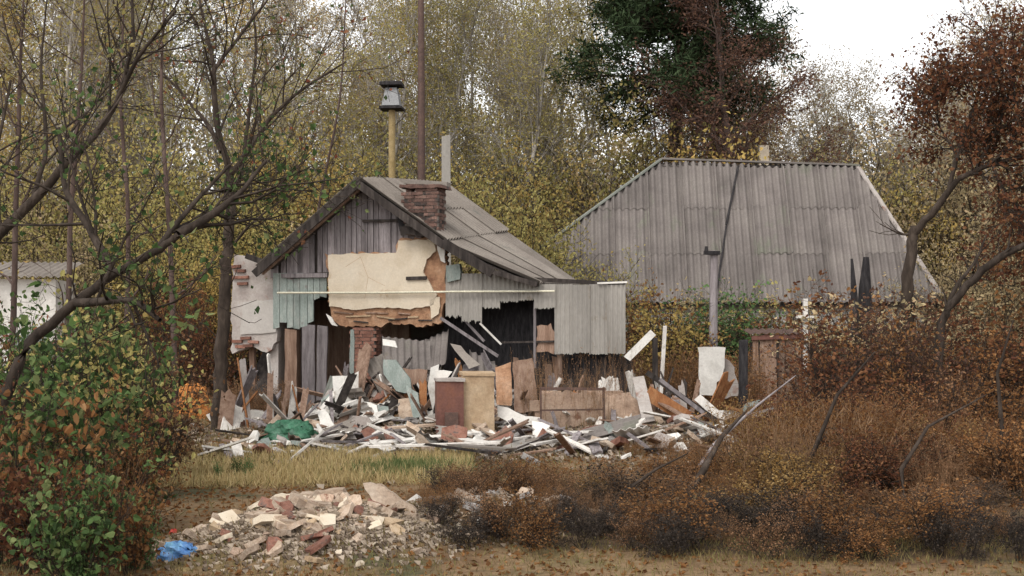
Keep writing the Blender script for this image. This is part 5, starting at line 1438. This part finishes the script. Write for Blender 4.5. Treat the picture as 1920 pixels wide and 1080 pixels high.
# green and gold shrubs between the houses
zone(4, 1195, 1300, 30, 33, lambda p: 545 + (p - 1195) * .1, shrub, 1.8, ['gold', 'rustw', 'gold'], 'at the cladding corner', 'shrub', 508, .8, 'bark')
zone(4, 1270, 1440, 32.5, 35, lambda p: 578, shrub, 1.8, ['bgreen', 'olive', 'bgreen'], 'under the eaves', 'shrub', 509, .9, 'bark')
zone(4, 1230, 1400, 27, 29, lambda p: 650, weed, 1.0, ['brownw', 'rustw'], 'behind the leaning boards', 'dry_weed', 510, .8)
zone(7, 930, 1200, 23.2, 24.8, lambda p: 745 if p < 1010 else 690, stalks, 1.5, ['brownw', 'goldw', 'brownw'], 'against the lean-to', 'dry_weed', 511, .45)
zone(3, 1180, 1300, 20.0, 21, lambda p: 865, weed, 1.0, ['rustw', 'brownw'], 'before the wreckage', 'dry_weed', 512, .9)
# left foreground thicket
zone(6, -40, 260, 9.6, 11, lambda p: 850 + max(0, p - 150) * .35, bigleaf[:1] + shrub[:2], 1.8, ['mixed', 'red', 'mixed', 'rustw', 'green'], 'nearest the verge', 'shrub', 561, .75, 'bark')
zone(6, -60, 300, 11.4, 13, lambda p: 700 + max(0, p - 150) * .7, shrub + bigleaf, 1.8, ['mixed', 'green', 'red', 'rustw'], 'in the second row', 'shrub', 521, .7, 'bark')
zone(5, -60, 270, 13.4, 16, lambda p: 580 + max(0, p - 150) * .55, shrub + bigleaf, 1.8, ['green', 'bgreen', 'mixed', 'olive'], 'in the third row', 'shrub', 522, .75, 'bark')
zone(6, -60, 330, 17, 22, lambda p: 600 + max(0, p - 250) * .4, shrub, 1.8, ['green', 'olive', 'brownw', 'mixed'], 'at the back of the thicket', 'shrub', 523, .8, 'bark')
zone(4, 300, 400, 30.5, 33, lambda p: 525, shrub, 1.8, ['rustw', 'rustw', 'red'], 'beside the forked dark tree', 'shrub', 524, .6, 'bark')
zone(4, 430, 540, 26.5, 27, lambda p: 735, weed, 1.0, ['brownw', 'rustw', 'mixed'], 'under the stucco wall', 'dry_weed', 525, .9)
zone(4, 250, 360, 19, 21, lambda p: 820, weed, 1.0, ['rustw', 'brownw', 'goldw'], 'in the dry grass', 'dry_weed', 526, .9)
zone(3, 760, 840, 13.6, 15, lambda p: 930, weed, 1.0, ['brownw', 'rustw'], 'beyond the heap', 'dry_weed', 527, .9)
zone(3, 400, 470, 17.2, 18, lambda p: 862, bigleaf, 1.8, ['bgreen', 'green'], 'growing from the dry grass', 'shrub', 528, .5, 'bark')
zone(2, 235, 285, 10.2, 10.8, lambda p: 950, bigleaf, 1.8, ['bgreen'], 'by the verge', 'shrub', 529, .5, 'bark')
zone(1, 130, 150, 9.6, 9.8, lambda p: 985, bigleaf, 1.8, ['bgreen'], 'low in front', 'shrub', 530, .5, 'bark')
# a dead branch across the brown slope
tubepix('dead_branch', [(1290, 905, 16.2), (1340, 832, 16.6), (1420, 760, 17), (1492, 704, 17.4)], [.028, .024, .016, .006], 'board', 'pale dead branch slanting up from the weeds before the plank shed', 'branch')
tubepix('dead_branch', [(1270, 960, 14.5), (1320, 880, 14.9), (1352, 820, 15.2), (1400, 770, 15.6)], [.05, .04, .03, .01], 'bark', 'dark dead branch rising out of the weeds below the cream block', 'branch')

for k, (pts, rad, lab) in enumerate((
    ([(1500, 960, 14.8), (1520, 860, 15), (1570, 740, 15.2), (1640, 660, 15.4)], [.035, .03, .02, .008], 'dark dead branch leaning over the brown slope below the white post'),
    ([(1700, 980, 14), (1690, 880, 14.2), (1740, 800, 14.4), (1850, 740, 14.6)], [.03, .026, .018, .007], 'dark dead branch bending right beside the dark tarpaulin'),
    ([(1130, 985, 13.4), (1160, 930, 13.5), (1230, 880, 13.6), (1290, 850, 13.7)], [.025, .022, .015, .006], 'dark dead branch lying low below the block wall'),
    ([(1860, 960, 15), (1880, 820, 15.2), (1870, 700, 15.3), (1900, 600, 15.4)], [.035, .03, .02, .008], "dark bare stem standing at the right picture edge"))):
    tubepix('dead_branch', pts, rad, 'bark', lab, 'branch')

# ------------------------------------------------------------------ grass and fallen leaves
def blades(name, n, xr, yr, size, m, label, seed, aspect=14, keep=None, lean=.35):
    g = np.random.RandomState(seed)
    x_ = g.uniform(*xr, n); y_ = g.uniform(*yr, n)
    if keep is not None:
        k = g.random(n) < keep(x_, y_); x_, y_ = x_[k], y_[k]
    pts = np.stack([x_, y_, ground_h(x_, y_) - .01], -1)
    d = np.tile(np.array([0, 0, 1.0]), (len(pts), 1))
    tag(link(name, leaves(name, pts, size, g, aspect, dirs=d, jit=lean), m), label, 'grass', None, 'stuff')
def patchy(seed, f=1.0, lo=.0):
    return lambda x_, y_: np.clip(.55 + .6 * vnoise(x_ * f, y_ * f, seed), lo, 1)
blades('dry_grass', 34000, (-5.6, -0.6), (16.4, 21.4), .17, L_['drygrass'], 'straw coloured dry grass in the strip before the wreckage', 601, 16, lambda x_, y_: patchy(3, .8, .4)(x_, y_) * (1 - .9 * np.exp(-(((x_ + 1.45) / .6) ** 2 + ((y_ - 18.2) / .8) ** 2))), .55)
blades('green_grass', 9000, (-2.6, -0.5), (16.8, 19.6), .17, L_['greengrass'], 'patch of green grass before the white planks', 602, 12, lambda x_, y_: np.exp(-(((x_ + 1.45) / .55) ** 2 + ((y_ - 18.2) / .7) ** 2)), .4)
blades('verge_grass', 60000, (-5.5, 5.5), (9.4, 12.6), .075, L_['grass'], 'short worn brown green grass along the verge', 603, 10, patchy(5, 1.2, .2), .5)
blades('rough_grass', 40000, (-9, 10), (12.4, 30), .16, L_['grass'], 'rough dry grass over the plot', 604, 14, lambda x_, y_: patchy(6, .7, .1)(x_, y_) * np.where(((x_ - 2.9) / 3.6) ** 2 + ((y_ - 13.6) / 2.0) ** 2 < 1, .12, 1), .6)
def litter():
    g = np.random.RandomState(610)
    n = 30000
    x_ = g.uniform(-8, 9, n); y_ = g.uniform(9.4, 28, n)
    k = (((x_ - 2.9) / 3.3) ** 2 + ((y_ - 13.1) / 2.0) ** 2 > 1) | (g.random(n) < .12)
    x_, y_ = x_[k], y_[k]; n = len(x_)
    pts = np.stack([x_, y_, ground_h(x_, y_) + .012], -1)
    d = g.normal(size=(n, 3)) * np.array([1, 1, .25])
    tag(link('fallen_leaves', leaves('fallen_leaves', pts, .06, g, 1.5, dirs=d, jit=.1), L_['rust']), 'fallen brown leaves scattered over the ground', 'leaves', None, 'stuff')
litter()

# things that would share a label are told apart by their order from left to right
bylab = {}
for o in sc.objects:
    if o.parent is None and 'label' in o and 'group' in o:
        bylab.setdefault(o['label'], []).append(o)
ORD = ('leftmost', 'second-from-left', 'third-from-left', 'fourth-from-left', 'fifth-from-left', 'sixth-from-left', 'seventh-from-left', 'eighth-from-left', 'ninth-from-left', 'tenth-from-left', 'eleventh-from-left', 'twelfth-from-left')
for lb, lst in bylab.items():
    if 1 < len(lst) <= len(ORD) and len(lb.split()) < 16:
        lst.sort(key=lambda o: o.location.x / o.location.y)
        words_ = {2: ('leftmost', 'rightmost'), 3: ('leftmost', 'middle', 'rightmost')}.get(len(lst), ORD)
        for o, w_ in zip(lst, words_): o['label'] = w_ + ' ' + lb
